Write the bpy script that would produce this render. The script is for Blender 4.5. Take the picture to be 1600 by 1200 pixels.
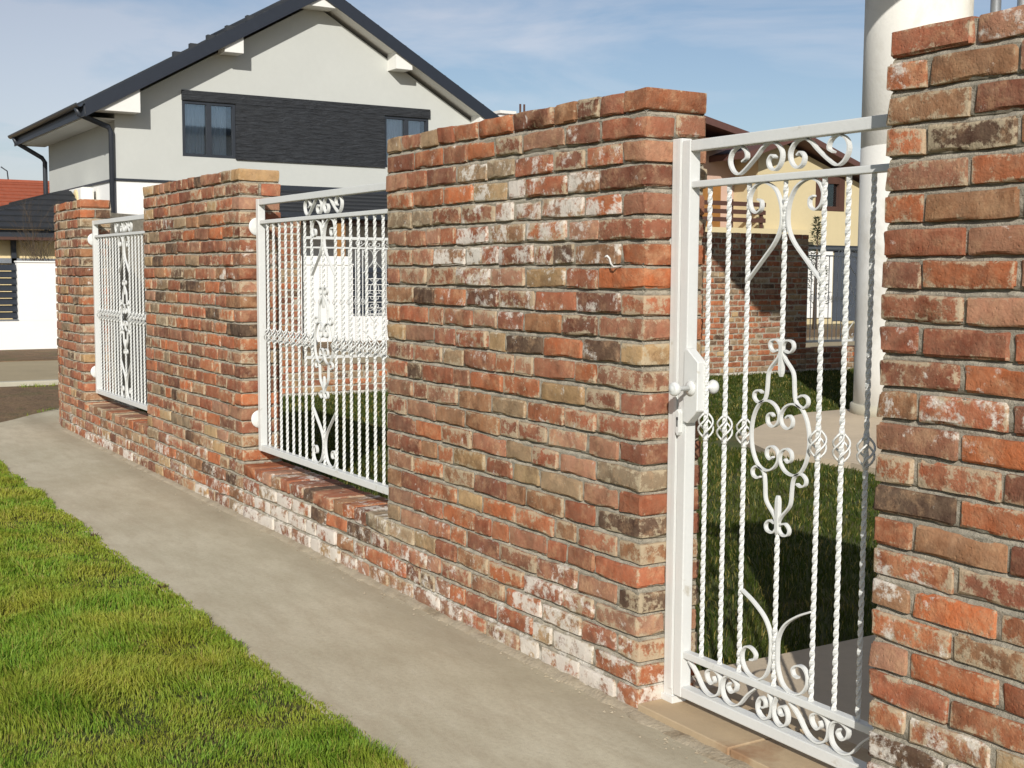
import bpy, bmesh, math, random
import numpy as np
from mathutils import Vector, Matrix, noise as mnoise

for o in list(bpy.data.objects):
    bpy.data.objects.remove(o)
SC = bpy.context.scene
COL = SC.collection
R = math.radians

# ------------------------------------------------------------------ camera, sky, sun, exposure
# world frame: x runs along the front wall towards the camera, y into the yard, z up; W1 corner at the origin
PITCH, ROLL, WALL = R(5.06), R(0.345), R(58.6)
fw0 = Vector((-math.sin(WALL), math.cos(WALL), 0))
rt0 = Vector((math.cos(WALL), math.sin(WALL), 0))
FW = (fw0 * math.cos(PITCH) + Vector((0, 0, -math.sin(PITCH)))).normalized()
up0 = rt0.cross(FW)
RT = rt0 * math.cos(ROLL) + up0 * math.sin(ROLL)
UP = -rt0 * math.sin(ROLL) + up0 * math.cos(ROLL)
CAM = Vector((3.102, -2.363, 1.383))
cam_data = bpy.data.cameras.new('camera')
cam_data.sensor_width = 36.0
cam_data.sensor_fit = 'HORIZONTAL'
cam_data.lens = 36.0 * 1975 / 1600
cam_data.clip_start = 0.05
cam_data.clip_end = 2000
cam = bpy.data.objects.new('camera', cam_data)
COL.objects.link(cam)
m = Matrix((RT, UP, -FW)).transposed().to_4x4()
m.translation = CAM
cam.matrix_world = m
SC.camera = cam

SUN = Vector((1.20, -0.88, 0.75)).normalized()
world = bpy.data.worlds.new('World')
SC.world = world
world.use_nodes = True
wn, wl = world.node_tree.nodes, world.node_tree.links
wn.clear()
w_out = wn.new('ShaderNodeOutputWorld')
w_bg = wn.new('ShaderNodeBackground')
w_bg.inputs['Strength'].default_value = 0.086
sky = wn.new('ShaderNodeTexSky')
sky.sky_type = 'NISHITA'
sky.sun_disc = False
sky.sun_elevation = math.asin(SUN.z)
sky.sun_rotation = math.atan2(SUN.x, SUN.y)
sky.altitude = 100
sky.air_density = 1.0
sky.dust_density = 0.7
sky.ozone_density = 3.0
# thin streaky high cloud
tc = wn.new('ShaderNodeTexCoord')
mp = wn.new('ShaderNodeMapping')
mp.inputs['Rotation'].default_value = (0.12, 0.1, 0.35)
mp.inputs['Location'].default_value = (3.7, 1.3, 0.4)
mp.inputs['Scale'].default_value = (2.0, 2.0, 9.0)
n1 = wn.new('ShaderNodeTexNoise')
n1.inputs['Scale'].default_value = 1.9
n1.inputs['Detail'].default_value = 7
n1.inputs['Roughness'].default_value = 0.56
n1.inputs['Distortion'].default_value = 0.5
cr = wn.new('ShaderNodeValToRGB')
cr.color_ramp.elements[0].position = 0.40
cr.color_ramp.elements[0].color = (0.22, 0.22, 0.22, 1)
cr.color_ramp.elements[1].position = 0.62
cr.color_ramp.elements[1].color = (0.95, 0.95, 0.95, 1)
hs = wn.new('ShaderNodeHueSaturation')
hs.inputs['Saturation'].default_value = 0.48
hs.inputs['Value'].default_value = 1.12
mx = wn.new('ShaderNodeMix')
mx.data_type = 'RGBA'
wl.new(tc.outputs['Generated'], mp.inputs['Vector'])
wl.new(mp.outputs['Vector'], n1.inputs['Vector'])
wl.new(n1.outputs['Fac'], cr.inputs['Fac'])
wl.new(sky.outputs['Color'], hs.inputs['Color'])
wl.new(cr.outputs['Color'], mx.inputs['Factor'])
wl.new(sky.outputs['Color'], mx.inputs['A'])
tint = wn.new('ShaderNodeMix')
tint.data_type = 'RGBA'
tint.blend_type = 'MULTIPLY'
tint.inputs['Factor'].default_value = 1.0
tint.inputs['B'].default_value = (1.03, 1.0, 1.02, 1)
wl.new(hs.outputs['Color'], tint.inputs['A'])
wl.new(tint.outputs['Result'], mx.inputs['B'])
wl.new(mx.outputs['Result'], w_bg.inputs['Color'])
wl.new(w_bg.outputs['Background'], w_out.inputs['Surface'])

sun_data = bpy.data.lights.new('sun', 'SUN')
sun_data.energy = 4.5
sun_data.angle = R(0.5)
sun_data.color = (1.0, 0.97, 0.918)
sun = bpy.data.objects.new('sun', sun_data)
COL.objects.link(sun)
sun.rotation_euler = SUN.to_track_quat('Z', 'Y').to_euler()
sun.location = SUN * 60

SC.view_settings.view_transform = 'Standard'
SC.view_settings.look = 'None'
SC.view_settings.gamma = 1
SC.view_settings.use_curve_mapping = False
SC.view_settings.exposure = 0.0

random.seed(7)

# ------------------------------------------------------------------ helpers
def lin(r, g, b):
    f = lambda c: (c / 255 / 12.92) if c / 255 <= 0.04045 else ((c / 255 + 0.055) / 1.055) ** 2.4
    return (f(r), f(g), f(b))

def project(p):
    v = Vector(p) - CAM
    d = v.dot(FW)
    return (800 + 1975 * v.dot(RT) / d, 600 - 1975 * v.dot(UP) / d, d)

class NT:
    def __init__(s, name):
        s.m = bpy.data.materials.new(name)
        s.m.use_nodes = True
        s.n, s.l = s.m.node_tree.nodes, s.m.node_tree.links
        s.b = s.n['Principled BSDF']
        s.out = s.n['Material Output']
    def new(s, t, **kw):
        x = s.n.new('ShaderNode' + t)
        for k, v in kw.items():
            if hasattr(x, k) and k not in x.inputs:
                setattr(x, k, v)
            else:
                x.inputs[k.replace('_', ' ')].default_value = v
        return x
    def link(s, a, b):
        s.l.new(a, b)
    def noise(s, vec, scale, detail=4, rough=0.55, dist=0.0):
        x = s.new('TexNoise')
        x.inputs['Scale'].default_value = scale
        x.inputs['Detail'].default_value = detail
        x.inputs['Roughness'].default_value = rough
        x.inputs['Distortion'].default_value = dist
        if vec is not None:
            s.link(vec, x.inputs['Vector'])
        return x.outputs['Fac']
    def ramp(s, fac, a, b, ca=(0, 0, 0), cb=(1, 1, 1)):
        x = s.new('ValToRGB')
        e = x.color_ramp.elements
        e[0].position, e[1].position = a, b
        e[0].color, e[1].color = (*ca, 1), (*cb, 1)
        s.link(fac, x.inputs['Fac'])
        return x.outputs['Color']
    def mix(s, fac, a, b, mode='MIX'):
        x = s.new('Mix')
        x.data_type = 'RGBA'
        x.blend_type = mode
        for v, k in ((fac, 'Factor'), (a, 'A'), (b, 'B')):
            sock = x.inputs[k]
            if k != 'Factor':
                sock = [q for q in x.inputs if q.name == k and q.type == 'RGBA'][0]
            if isinstance(v, (int, float)):
                sock.default_value = v
            elif isinstance(v, tuple):
                sock.default_value = (*v[:3], 1)
            else:
                s.link(v, sock)
        return [q for q in x.outputs if q.type == 'RGBA'][0]
    def math(s, op, a, b=0.0, clamp=False):
        x = s.new('Math')
        x.operation = op
        x.use_clamp = clamp
        for i, v in enumerate((a, b)):
            if isinstance(v, (int, float)):
                x.inputs[i].default_value = v
            else:
                s.link(v, x.inputs[i])
        return x.outputs[0]
    def bump(s, height, strength=0.5, dist=0.005):
        x = s.new('Bump')
        x.inputs['Strength'].default_value = strength
        x.inputs['Distance'].default_value = dist
        s.link(height, x.inputs['Height'])
        s.link(x.outputs['Normal'], s.b.inputs['Normal'])
    def coords(s, kind='Object'):
        return s.new('TexCoord').outputs[kind]
    def pos(s):
        return s.new('NewGeometry').outputs['Position']

def plain(name, col, rough=0.7, var=0.12, scale=3.0, bump=0.15, bscale=60, bdist=0.004, metal=0.0, stain=None):
    t = NT(name)
    p = t.pos()
    f = t.noise(p, scale, 6, 0.6)
    f2 = t.noise(p, scale * 9, 4, 0.6)
    a = t.ramp(f, 0.3, 0.7, tuple(c * (1 - var) for c in col), tuple(min(1, c * (1 + var)) for c in col))
    c = t.mix(0.35, a, t.ramp(f2, 0.3, 0.7, tuple(c * (1 - var) for c in col), tuple(min(1, c * (1 + var)) for c in col)))
    if stain:
        g = t.ramp(t.noise(p, stain[1], 7, 0.65, 0.4), stain[2], stain[3])
        c = t.mix(g, c, stain[0])
    t.link(c, t.b.inputs['Base Color'])
    t.b.inputs['Roughness'].default_value = rough
    t.b.inputs['Metallic'].default_value = metal
    if bump:
        t.bump(t.noise(p, bscale, 5, 0.6), bump, bdist)
    return t.m

def mat_brick():
    t = NT('old_brick')
    oi = t.new('ObjectInfo')
    co = t.coords()
    off = t.new('VectorMath')
    off.operation = 'MULTIPLY_ADD'
    comb = t.new('CombineXYZ')
    for i in range(3):
        t.link(t.math('MULTIPLY', oi.outputs['Random'], (37.0, 71.0, 53.0)[i]), comb.inputs[i])
    add = t.new('VectorMath')
    add.operation = 'ADD'
    t.link(co, add.inputs[0])
    t.link(comb.outputs[0], add.inputs[1])
    v = add.outputs[0]
    base = oi.outputs['Color']
    big = t.noise(v, 11, 3, 0.55, 0.3)
    mid = t.noise(v, 34, 5, 0.65)
    fine = t.noise(v, 150, 4, 0.7)
    # burnt patches, pale patches inside one brick
    dark = t.mix(1.0, base, (0.56, 0.52, 0.50), 'MULTIPLY')
    light = t.mix(0.5, base, lin(206, 166, 126))
    c = t.mix(t.ramp(big, 0.34, 0.52, (0.85, 0.85, 0.85), (0, 0, 0)), base, dark)
    c = t.mix(t.math('MULTIPLY', t.ramp(t.noise(v, 14, 6, 0.75, 0.1), 0.50, 0.64), 0.75), c, light)
    c = t.mix(t.math('MULTIPLY', t.ramp(mid, 0.40, 0.62), 0.35), c, t.mix(1.0, c, (0.62, 0.58, 0.55), 'MULTIPLY'))
    c = t.mix(t.math('MULTIPLY', t.ramp(fine, 0.45, 0.7), 0.35), c, t.mix(0.5, c, lin(78, 56, 44)))
    # dusty lime haze left on the old faces
    haze = t.ramp(t.noise(v, 21, 7, 0.72, 0.1), 0.36, 0.66)
    c = t.mix(t.math('MULTIPLY', haze, 0.22), c, lin(172, 150, 122))
    # mortar crust left on the arrises, a different amount on every brick
    gx = t.new('SeparateXYZ')
    t.link(t.coords('Generated'), gx.inputs[0])
    def dist(ch, half):
        return t.math('MULTIPLY', t.math('SUBTRACT', 1.0, t.math('ABSOLUTE', t.math('SUBTRACT', t.math('MULTIPLY', gx.outputs[ch], 2.0), 1.0))), half)
    da, db, dc = dist('X', 0.09), dist('Y', 0.07), dist('Z', 0.032)
    second = t.math('MAXIMUM', t.math('MINIMUM', da, db), t.math('MINIMUM', t.math('MAXIMUM', da, db), dc))
    edge = t.math('POWER', t.math('SUBTRACT', 1.0, t.math('MULTIPLY', second, 1 / 0.020), True), 1.5)
    rnd = t.math('FRACT', t.math('MULTIPLY', oi.outputs['Random'], 17.31))
    smear = t.math('ADD', t.math('MULTIPLY', edge, 0.17), t.noise(v, 27, 8, 0.78, 0.1))
    smear = t.math('ADD', smear, t.math('MULTIPLY', t.math('SUBTRACT', rnd, 0.55), 0.21))
    c = t.mix(t.math('MULTIPLY', t.ramp(smear, 0.585, 0.665), 0.8), c, lin(182, 166, 138))
    # lime bloom: amount carried by the object's alpha
    wn_ = t.math('ADD', t.math('MULTIPLY', t.noise(t.pos(), 8.5, 10, 0.74, 0.3), 0.62), t.math('MULTIPLY', t.noise(v, 26, 8, 0.75, 0.1), 0.38))
    bl = t.math('ADD', wn_, t.math('MULTIPLY', oi.outputs['Alpha'], 0.235))
    bloom = t.ramp(bl, 0.625, 0.68)
    c = t.mix(t.math('MULTIPLY', bloom, 0.85), c, lin(216, 208, 195))
    t.link(c, t.b.inputs['Base Color'])
    t.b.inputs['Roughness'].default_value = 0.92
    t.b.inputs['Specular IOR Level'].default_value = 0.25
    vor = t.new('TexVoronoi')
    vor.inputs['Scale'].default_value = 70
    t.link(v, vor.inputs['Vector'])
    h = t.math('ADD', t.math('MULTIPLY', mid, 1.0), t.math('MULTIPLY', fine, 0.5))
    h = t.math('ADD', h, t.math('MULTIPLY', t.ramp(vor.outputs['Distance'], 0.0, 0.25), 0.25))
    h = t.math('ADD', h, t.math('MULTIPLY', big, 1.2))
    t.bump(h, 0.8, 0.006)
    return t.m

def mat_mortar():
    t = NT('lime_mortar')
    p = t.pos()
    f = t.noise(p, 22, 6, 0.65)
    c = t.ramp(f, 0.3, 0.72, lin(146, 138, 122), lin(194, 184, 164))
    c = t.mix(t.math('MULTIPLY', t.ramp(t.noise(p, 6, 5, 0.6), 0.5, 0.7), 0.5), c, lin(190, 180, 160))
    # salt bloom in the lowest joints
    sp = t.new('SeparateXYZ')
    t.link(p, sp.inputs[0])
    low = t.math('MULTIPLY', t.math('SUBTRACT', 1.0, t.math('MULTIPLY', sp.outputs['Z'], 4.0), True), 0.16)
    c = t.mix(t.ramp(t.math('ADD', t.noise(p, 8.5, 10, 0.74, 0.3), low), 0.62, 0.68), c, lin(214, 207, 194))
    t.link(c, t.b.inputs['Base Color'])
    t.b.inputs['Roughness'].default_value = 0.95
    t.bump(t.math('ADD', t.noise(p, 130, 6, 0.75), t.math('MULTIPLY', t.noise(p, 38, 4, 0.7), 1.4)), 1.0, 0.008)
    return t.m

def mat_concrete():
    t = NT('path_concrete')
    p = t.pos()
    mp = t.new('Mapping')
    mp.inputs['Scale'].default_value = (1.0, 3.2, 1.0)
    mp.inputs['Rotation'].default_value = (0, 0, R(55))
    t.link(p, mp.inputs['Vector'])
    a = t.noise(p, 1.4, 8, 0.62)
    b = t.noise(mp.outputs[0], 3.5, 7, 0.68)
    d = t.noise(p, 55, 5, 0.7)
    e = t.noise(p, 260, 3, 0.7)
    c = t.ramp(a, 0.32, 0.70, lin(184, 174, 147), lin(205, 195, 169))
    c = t.mix(t.math('MULTIPLY', t.ramp(b, 0.44, 0.66), 0.5), c, lin(170, 156, 130))
    c = t.mix(t.math('MULTIPLY', t.ramp(b, 0.30, 0.42, (1, 1, 1), (0, 0, 0)), 0.35), c, lin(212, 202, 180))
    c = t.mix(t.math('MULTIPLY', t.ramp(d, 0.45, 0.75), 0.30), c, lin(142, 128, 104))
    c = t.mix(t.math('MULTIPLY', t.ramp(e, 0.62, 0.72), 0.4), c, lin(120, 106, 84))
    # darker tone towards the wall foot and brown soil washed on at the lawn side
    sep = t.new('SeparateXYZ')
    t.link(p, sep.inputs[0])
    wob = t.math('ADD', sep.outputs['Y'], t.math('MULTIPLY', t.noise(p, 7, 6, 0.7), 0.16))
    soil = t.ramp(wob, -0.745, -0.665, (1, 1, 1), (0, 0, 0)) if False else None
    foot_tone = t.ramp(t.math('ADD', t.math('ABSOLUTE', wob), 0.0), 0.02, 0.20, (1, 1, 1), (0, 0, 0))
    c = t.mix(t.math('MULTIPLY', foot_tone, 0.40), c, lin(140, 128, 106))
    t.link(c, t.b.inputs['Base Color'])
    t.b.inputs['Roughness'].default_value = 0.9
    t.bump(t.math('ADD', t.math('MULTIPLY', d, 0.7), t.math('ADD', t.math('MULTIPLY', e, 0.5), b)), 0.35, 0.006)
    return t.m

def mat_blade(name, a, b, dry):
    t = NT(name)
    at = t.new('Attribute')
    at.attribute_name = 'tint'
    p = t.pos()
    patch = t.ramp(t.noise(p, 2.3, 6, 0.66), 0.40, 0.62)
    c = t.mix(at.outputs['Fac'], a, b)
    c = t.mix(t.math('MULTIPLY', patch, 0.7), c, dry)
    c = t.mix(t.math('MULTIPLY', t.ramp(at.outputs['Fac'], 0.86, 0.93), 0.75), c, lin(168, 150, 84))
    t.link(c, t.b.inputs['Base Color'])
    t.b.inputs['Roughness'].default_value = 0.55
    t.b.inputs['Specular IOR Level'].default_value = 0.3
    tr = t.new('BsdfTranslucent')
    t.link(c, tr.inputs['Color'])
    ms = t.new('MixShader')
    ms.inputs[0].default_value = 0.35
    t.link(t.b.outputs[0], ms.inputs[1])
    t.link(tr.outputs[0], ms.inputs[2])
    t.link(ms.outputs[0], t.out.inputs['Surface'])
    return t.m

def mat_glass(name, tint=(0.90, 0.94, 0.97), amount=0.55):
    t = NT(name)
    gl = t.new('BsdfGlossy')
    gl.inputs['Roughness'].default_value = 0.03
    gl.inputs['Color'].default_value = (0.9, 0.95, 1, 1)
    tr = t.new('BsdfTransparent')
    tr.inputs['Color'].default_value = (*tint, 1)
    fr = t.new('Fresnel')
    fr.inputs['IOR'].default_value = 1.5
    ms = t.new('MixShader')
    t.link(t.math('ADD', fr.outputs[0], 0.12, True), ms.inputs[0])
    t.link(tr.outputs[0], ms.inputs[1])
    t.link(gl.outputs[0], ms.inputs[2])
    t.link(ms.outputs[0], t.out.inputs['Surface'])
    return t.m

M = {}
M['brick'] = mat_brick()
M['mortar'] = mat_mortar()
M['concrete'] = mat_concrete()
M['white_iron'] = plain('white_enamel', lin(213, 213, 208), 0.42, 0.04, 8, 0.22, 70, 0.003, stain=(lin(168, 158, 136), 16, 0.64, 0.82))
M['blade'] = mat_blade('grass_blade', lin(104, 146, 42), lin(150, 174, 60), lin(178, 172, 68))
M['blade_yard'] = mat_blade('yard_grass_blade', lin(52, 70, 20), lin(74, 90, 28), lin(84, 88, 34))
M['lawn_soil'] = plain('lawn_soil', lin(74, 78, 34), 0.95, 0.35, 5, 0.6, 40, 0.02, stain=(lin(98, 84, 50), 2.2, 0.5, 0.7))
M['ground'] = plain('earth', lin(112, 96, 70), 0.95, 0.25, 1.2, 0.7, 18, 0.03, stain=(lin(96, 98, 52), 0.9, 0.5, 0.68))
M['soil'] = plain('bare_soil', lin(122, 97, 68), 0.97, 0.35, 3, 1.0, 14, 0.05, stain=(lin(102, 96, 54), 2.0, 0.52, 0.68))
M['road'] = plain('worn_road', lin(166, 150, 118), 0.95, 0.12, 1.5, 0.5, 40, 0.01)
M['kerb'] = plain('kerb_concrete', lin(186, 180, 160), 0.9, 0.1, 4, 0.4, 60)
M['render_grey'] = plain('grey_render', lin(190, 191, 184), 0.9, 0.04, 1.0, 0.25, 90, 0.004)
M['render_white'] = plain('white_render', lin(236, 234, 228), 0.9, 0.025, 1.2, 0.25, 90, 0.004)
M['column_white'] = plain('column_render', lin(222, 219, 210), 0.88, 0.05, 1.4, 0.4, 45, 0.006, stain=(lin(192, 186, 172), 1.6, 0.52, 0.75))
M['soffit'] = plain('soffit_white', lin(226, 224, 216), 0.8, 0.03, 2, 0.1)
M['anthracite'] = plain('anthracite_metal', lin(48, 52, 58), 0.45, 0.12, 6, 0.1)
M['fascia'] = plain('fascia_board', lin(38, 43, 52), 0.5, 0.1, 6, 0.15)
M['roof_dark'] = plain('dark_roof_tile', lin(50, 52, 55), 0.6, 0.2, 8, 0.3, 40)
M['slate'] = None
M['roof_orange'] = plain('orange_roof_tile', lin(156, 84, 58), 0.8, 0.2, 6, 0.3, 40)
M['cream'] = plain('cream_render', lin(222, 200, 152), 0.9, 0.05, 1.0, 0.2, 60)
M['pink'] = plain('pink_render', lin(196, 166, 148), 0.9, 0.05, 1.0, 0.2, 60)
M['yellow'] = plain('yellow_render', lin(204, 188, 148), 0.9, 0.05, 1.0, 0.2, 60)
M['brown_wood'] = plain('dark_brown_wood', lin(82, 54, 42), 0.7, 0.2, 6, 0.2)
M['brown_roof'] = plain('brown_roof', lin(92, 62, 54), 0.75, 0.2, 5, 0.2)
M['ochre_wood'] = plain('ochre_wood', lin(150, 104, 52), 0.6, 0.2, 6, 0.2)
M['glass'] = mat_glass('window_glass')
M['room'] = plain('dim_room', lin(70, 76, 84), 0.9, 0.1, 2, 0)
M['curtain'] = plain('curtain_cloth', lin(206, 212, 216), 0.9, 0.05, 5, 0.1)
M['stone'] = plain('threshold_stone', lin(178, 156, 124), 0.8, 0.10, 2.0, 0.3, 50, 0.004, stain=(lin(150, 116, 84), 3.5, 0.5, 0.68))
M['paving'] = plain('yard_paving', lin(190, 173, 148), 0.9, 0.12, 2.0, 0.4, 60, 0.006)
M['black'] = plain('keyhole_black', (0.01, 0.01, 0.01), 0.8, 0.1, 5, 0)
M['zinc'] = plain('zinc', lin(170, 174, 178), 0.35, 0.08, 5, 0.1, metal=0.7)
M['bark'] = plain('bark', lin(92, 78, 62), 0.95, 0.25, 12, 0.5, 40)
M['leaf'] = plain('conifer_leaf', lin(58, 66, 40), 0.8, 0.3, 12, 0)
M['dryleaf'] = plain('dry_weed', lin(92, 76, 48), 0.9, 0.35, 20, 0)
M['fillet'] = plain('trodden_mortar', lin(166, 153, 130), 0.95, 0.14, 9, 0.9, 70, 0.008, stain=(lin(136, 120, 96), 7, 0.5, 0.7))

def mat_slate():
    t = NT('stacked_slate')
    p = t.pos()
    mp = t.new('Mapping')
    mp.inputs['Scale'].default_value = (1, 3.0, 22.0)
    t.link(p, mp.inputs['Vector'])
    a = t.noise(mp.outputs[0], 1.0, 5, 0.65)
    c = t.ramp(a, 0.35, 0.72, lin(24, 26, 29), lin(50, 53, 57))
    t.link(c, t.b.inputs['Base Color'])
    t.b.inputs['Roughness'].default_value = 0.6
    t.bump(a, 1.0, 0.04)
    return t.m
M['slate'] = mat_slate()

def mesh_obj(name, verts, faces, mat=None, parent=None, smooth=False):
    me = bpy.data.meshes.new(name)
    me.from_pydata([tuple(v) for v in verts], [], [tuple(f) for f in faces])
    me.update()
    if mat is not None:
        me.materials.append(M[mat] if isinstance(mat, str) else mat)
    if smooth:
        me.polygons.foreach_set('use_smooth', [True] * len(me.polygons))
    o = bpy.data.objects.new(name, me)
    COL.objects.link(o)
    if parent is not None:
        attach(o, parent)
    return o

def attach(o, parent):
    o.parent = parent
    if parent.parent is None:
        o.matrix_parent_inverse = parent.matrix_basis.inverted()
    return o

def thing(name, label, cat, loc=(0, 0, 0), group=None):
    o = bpy.data.objects.new(name, None)
    COL.objects.link(o)
    o.location = loc
    o.matrix_basis = Matrix.Translation(loc)
    o['label'] = label
    o['category'] = cat
    if group:
        o['group'] = group
    return o

def tag(o, label, cat, group=None):
    o['label'] = label
    o['category'] = cat
    if group:
        o['group'] = group
    return o

def struct(o):
    o['kind'] = 'structure'
    return o

def box_vf(x0, x1, y0, y1, z0, z1, b=0.0):
    bm = bmesh.new()
    vs = [bm.verts.new(p) for p in ((x0, y0, z0), (x1, y0, z0), (x1, y1, z0), (x0, y1, z0), (x0, y0, z1), (x1, y0, z1), (x1, y1, z1), (x0, y1, z1))]
    for f in ((3, 2, 1, 0), (4, 5, 6, 7), (0, 1, 5, 4), (1, 2, 6, 5), (2, 3, 7, 6), (3, 0, 4, 7)):
        bm.faces.new([vs[i] for i in f])
    if b:
        bmesh.ops.bevel(bm, geom=bm.edges[:], offset=b, segments=2, affect='EDGES', profile=0.6)
    return bm

def bm_obj(name, bm, mat, parent=None):
    me = bpy.data.meshes.new(name)
    bmesh.ops.recalc_face_normals(bm, faces=bm.faces[:])
    bm.to_mesh(me)
    bm.free()
    me.materials.append(M[mat])
    o = bpy.data.objects.new(name, me)
    COL.objects.link(o)
    if parent is not None:
        attach(o, parent)
    return o

def box(name, x0, x1, y0, y1, z0, z1, mat, parent=None, b=0.0):
    return bm_obj(name, box_vf(min(x0, x1), max(x0, x1), min(y0, y1), max(y0, y1), min(z0, z1), max(z0, z1), b), mat, parent)

def prism(name, pts, axis, a0, a1, mat, parent=None, b=0.0):
    """polygon pts in the plane normal to axis ('x': (y,z), 'y': (x,z), 'z': (x,y)), extruded from a0 to a1"""
    mk = {'x': lambda p, a: (a, p[0], p[1]), 'y': lambda p, a: (p[0], a, p[1]), 'z': lambda p, a: (p[0], p[1], a)}[axis]
    bm = bmesh.new()
    A = [bm.verts.new(mk(p, a0)) for p in pts]
    B = [bm.verts.new(mk(p, a1)) for p in pts]
    n = len(pts)
    bm.faces.new(A)
    bm.faces.new(B[::-1])
    for i in range(n):
        bm.faces.new((A[i], B[i], B[(i + 1) % n], A[(i + 1) % n]))
    if b:
        bmesh.ops.bevel(bm, geom=bm.edges[:], offset=b, segments=1, affect='EDGES')
    return bm_obj(name, bm, mat, parent)

def tube_vf(path, r, n=8, closed_ends=True):
    path = [Vector(p) for p in path]
    V, F = [], []
    ref = Vector((0.13, 0.27, 0.95)).normalized()
    for i, p in enumerate(path):
        d = (path[min(i + 1, len(path) - 1)] - path[max(i - 1, 0)]).normalized()
        a = d.cross(ref)
        if a.length < 0.05:
            a = d.cross(Vector((1, 0, 0)))
        a.normalize()
        b = d.cross(a)
        rr = r[i] if isinstance(r, (list, tuple)) else r
        for k in range(n):
            t = 2 * math.pi * k / n
            V.append(p + a * math.cos(t) * rr + b * math.sin(t) * rr)
    for i in range(len(path) - 1):
        for k in range(n):
            F.append((i * n + k, i * n + (k + 1) % n, (i + 1) * n + (k + 1) % n, (i + 1) * n + k))
    if closed_ends:
        F.append(tuple(range(n))[::-1])
        F.append(tuple((len(path) - 1) * n + k for k in range(n)))
    return V, F

def tube(name, path, r, mat, parent=None, n=8):
    V, F = tube_vf(path, r, n)
    return mesh_obj(name, V, F, mat, parent, True)

def lathe(name, prof, origin, axis, mat, parent=None, n=20):
    """prof: (radius, distance along axis)"""
    ax = Vector(axis).normalized()
    a = ax.orthogonal().normalized()
    b = ax.cross(a)
    V, F = [], []
    o0 = Vector(origin)
    for r, d in prof:
        for k in range(n):
            t = 2 * math.pi * k / n
            V.append(o0 + ax * d + (a * math.cos(t) + b * math.sin(t)) * r)
    for i in range(len(prof) - 1):
        for k in range(n):
            F.append((i * n + k, i * n + (k + 1) % n, (i + 1) * n + (k + 1) % n, (i + 1) * n + k))
    F.append(tuple(range(n))[::-1])
    F.append(tuple((len(prof) - 1) * n + k for k in range(n)))
    return mesh_obj(name, V, F, mat, parent, True)

def sheet(name, pts, z, mat, parent=None, thick=0.0):
    if thick:
        return prism(name, pts, 'z', z - thick, z, mat, parent)
    return mesh_obj(name, [(p[0], p[1], z) for p in pts], [tuple(range(len(pts)))], mat, parent)

def copy_tree(o, parent=None):
    c = o.copy()
    COL.objects.link(c)
    c.parent = parent
    for ch in list(o.children):
        copy_tree(ch, c)
    return c

# ------------------------------------------------------------------ ground, paths, lawns
ARC_C, ARC_R = (-8.2, 2.15), 2.15     # rounded street corner of the brick wall
def arc_pts(r, a0, a1, n):
    return [(ARC_C[0] - r * math.sin(R(a0 + (a1 - a0) * i / n)), ARC_C[1] - r * math.cos(R(a0 + (a1 - a0) * i / n))) for i in range(n + 1)]

struct(sheet('ground', [(-900, -900), (900, -900), (900, 900), (-900, 900)], -0.09, 'ground'))
outer = [(6.0, -0.85), (-6.6, -0.85), (-7.4, -0.85)]
for i in range(13):
    a = 90 * i / 12
    r = 2.97 - 0.42 * min(1, a / 25)
    outer.append((ARC_C[0] - r * math.sin(R(a)) - 0.0, ARC_C[1] - r * math.cos(R(a))))
outer += [(-10.75, 14)]
inner = [(-10.4, 14), (-10.4, 2.15)] + arc_pts(2.1, 90, 0, 12) + [(6.0, 0.05)]
path = struct(sheet('path', outer + inner, 0.0, 'concrete', None, 0.1))
# shrinkage joint across the path where it turns the corner
pj = mesh_obj('joint', [(-8.75, -0.78, 0.0035), (-8.765, -0.78, 0.0035), (-9.95, 0.35, 0.0035), (-9.94, 0.36, 0.0035)], [(0, 1, 2, 3)], 'soil', path)
# crumbly fillet of dropped mortar along the foot of the wall
V, F = [], []
xs = np.linspace(2.5, -8.2, 430)
rg = random.Random(3)
for i, x in enumerate(xs):
    nz = mnoise.noise(Vector((x * 9, 0, 0))) + 0.6 * mnoise.noise(Vector((x * 31, 4, 0)))
    w = 0.030 + 0.016 * nz
    hgt = 0.015 + 0.008 * mnoise.noise(Vector((x * 17, 7, 0)))
    y_in = 0.012
    if 0.0 < x < 0.944:
        w, hgt = w * 0.9 + 0.012, hgt * 0.7
    V += [(x, y_in, hgt), (x, -w * 0.35, hgt * 0.85), (x, -w, 0.004), (x, -w - 0.012, -0.01)]
for i in range(len(xs) - 1):
    for k in range(3):
        F.append((i * 4 + k, i * 4 + k + 1, (i + 1) * 4 + k + 1, (i + 1) * 4 + k))
mesh_obj('mortar_fillet', V, F, 'fillet', path, True)
rgc = random.Random(41)
Vc, Fc = [], []
for i in range(300):
    x = rgc.uniform(-6, 1.6)
    y = -0.03 - abs(rgc.gauss(0, 0.035))
    s = rgc.uniform(0.0025, 0.007)
    k = len(Vc)
    Vc += [(x + s * rgc.uniform(.6, 1.3), y, 0.002), (x - s, y + s * rgc.uniform(.5, 1), 0.002), (x - s * .6, y - s, 0.002), (x + rgc.uniform(-s, s) * .4, y, 0.002 + s * rgc.uniform(.5, 1))]
    Fc += [(k, k + 1, k + 3), (k + 1, k + 2, k + 3), (k + 2, k, k + 3)]
crumb = mesh_obj('mortar_crumbs', Vc, Fc, 'fillet')
crumb['kind'] = 'stuff'
tag(crumb, 'loose mortar crumbs strewn along the foot of the brick wall', 'crumbs')

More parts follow.
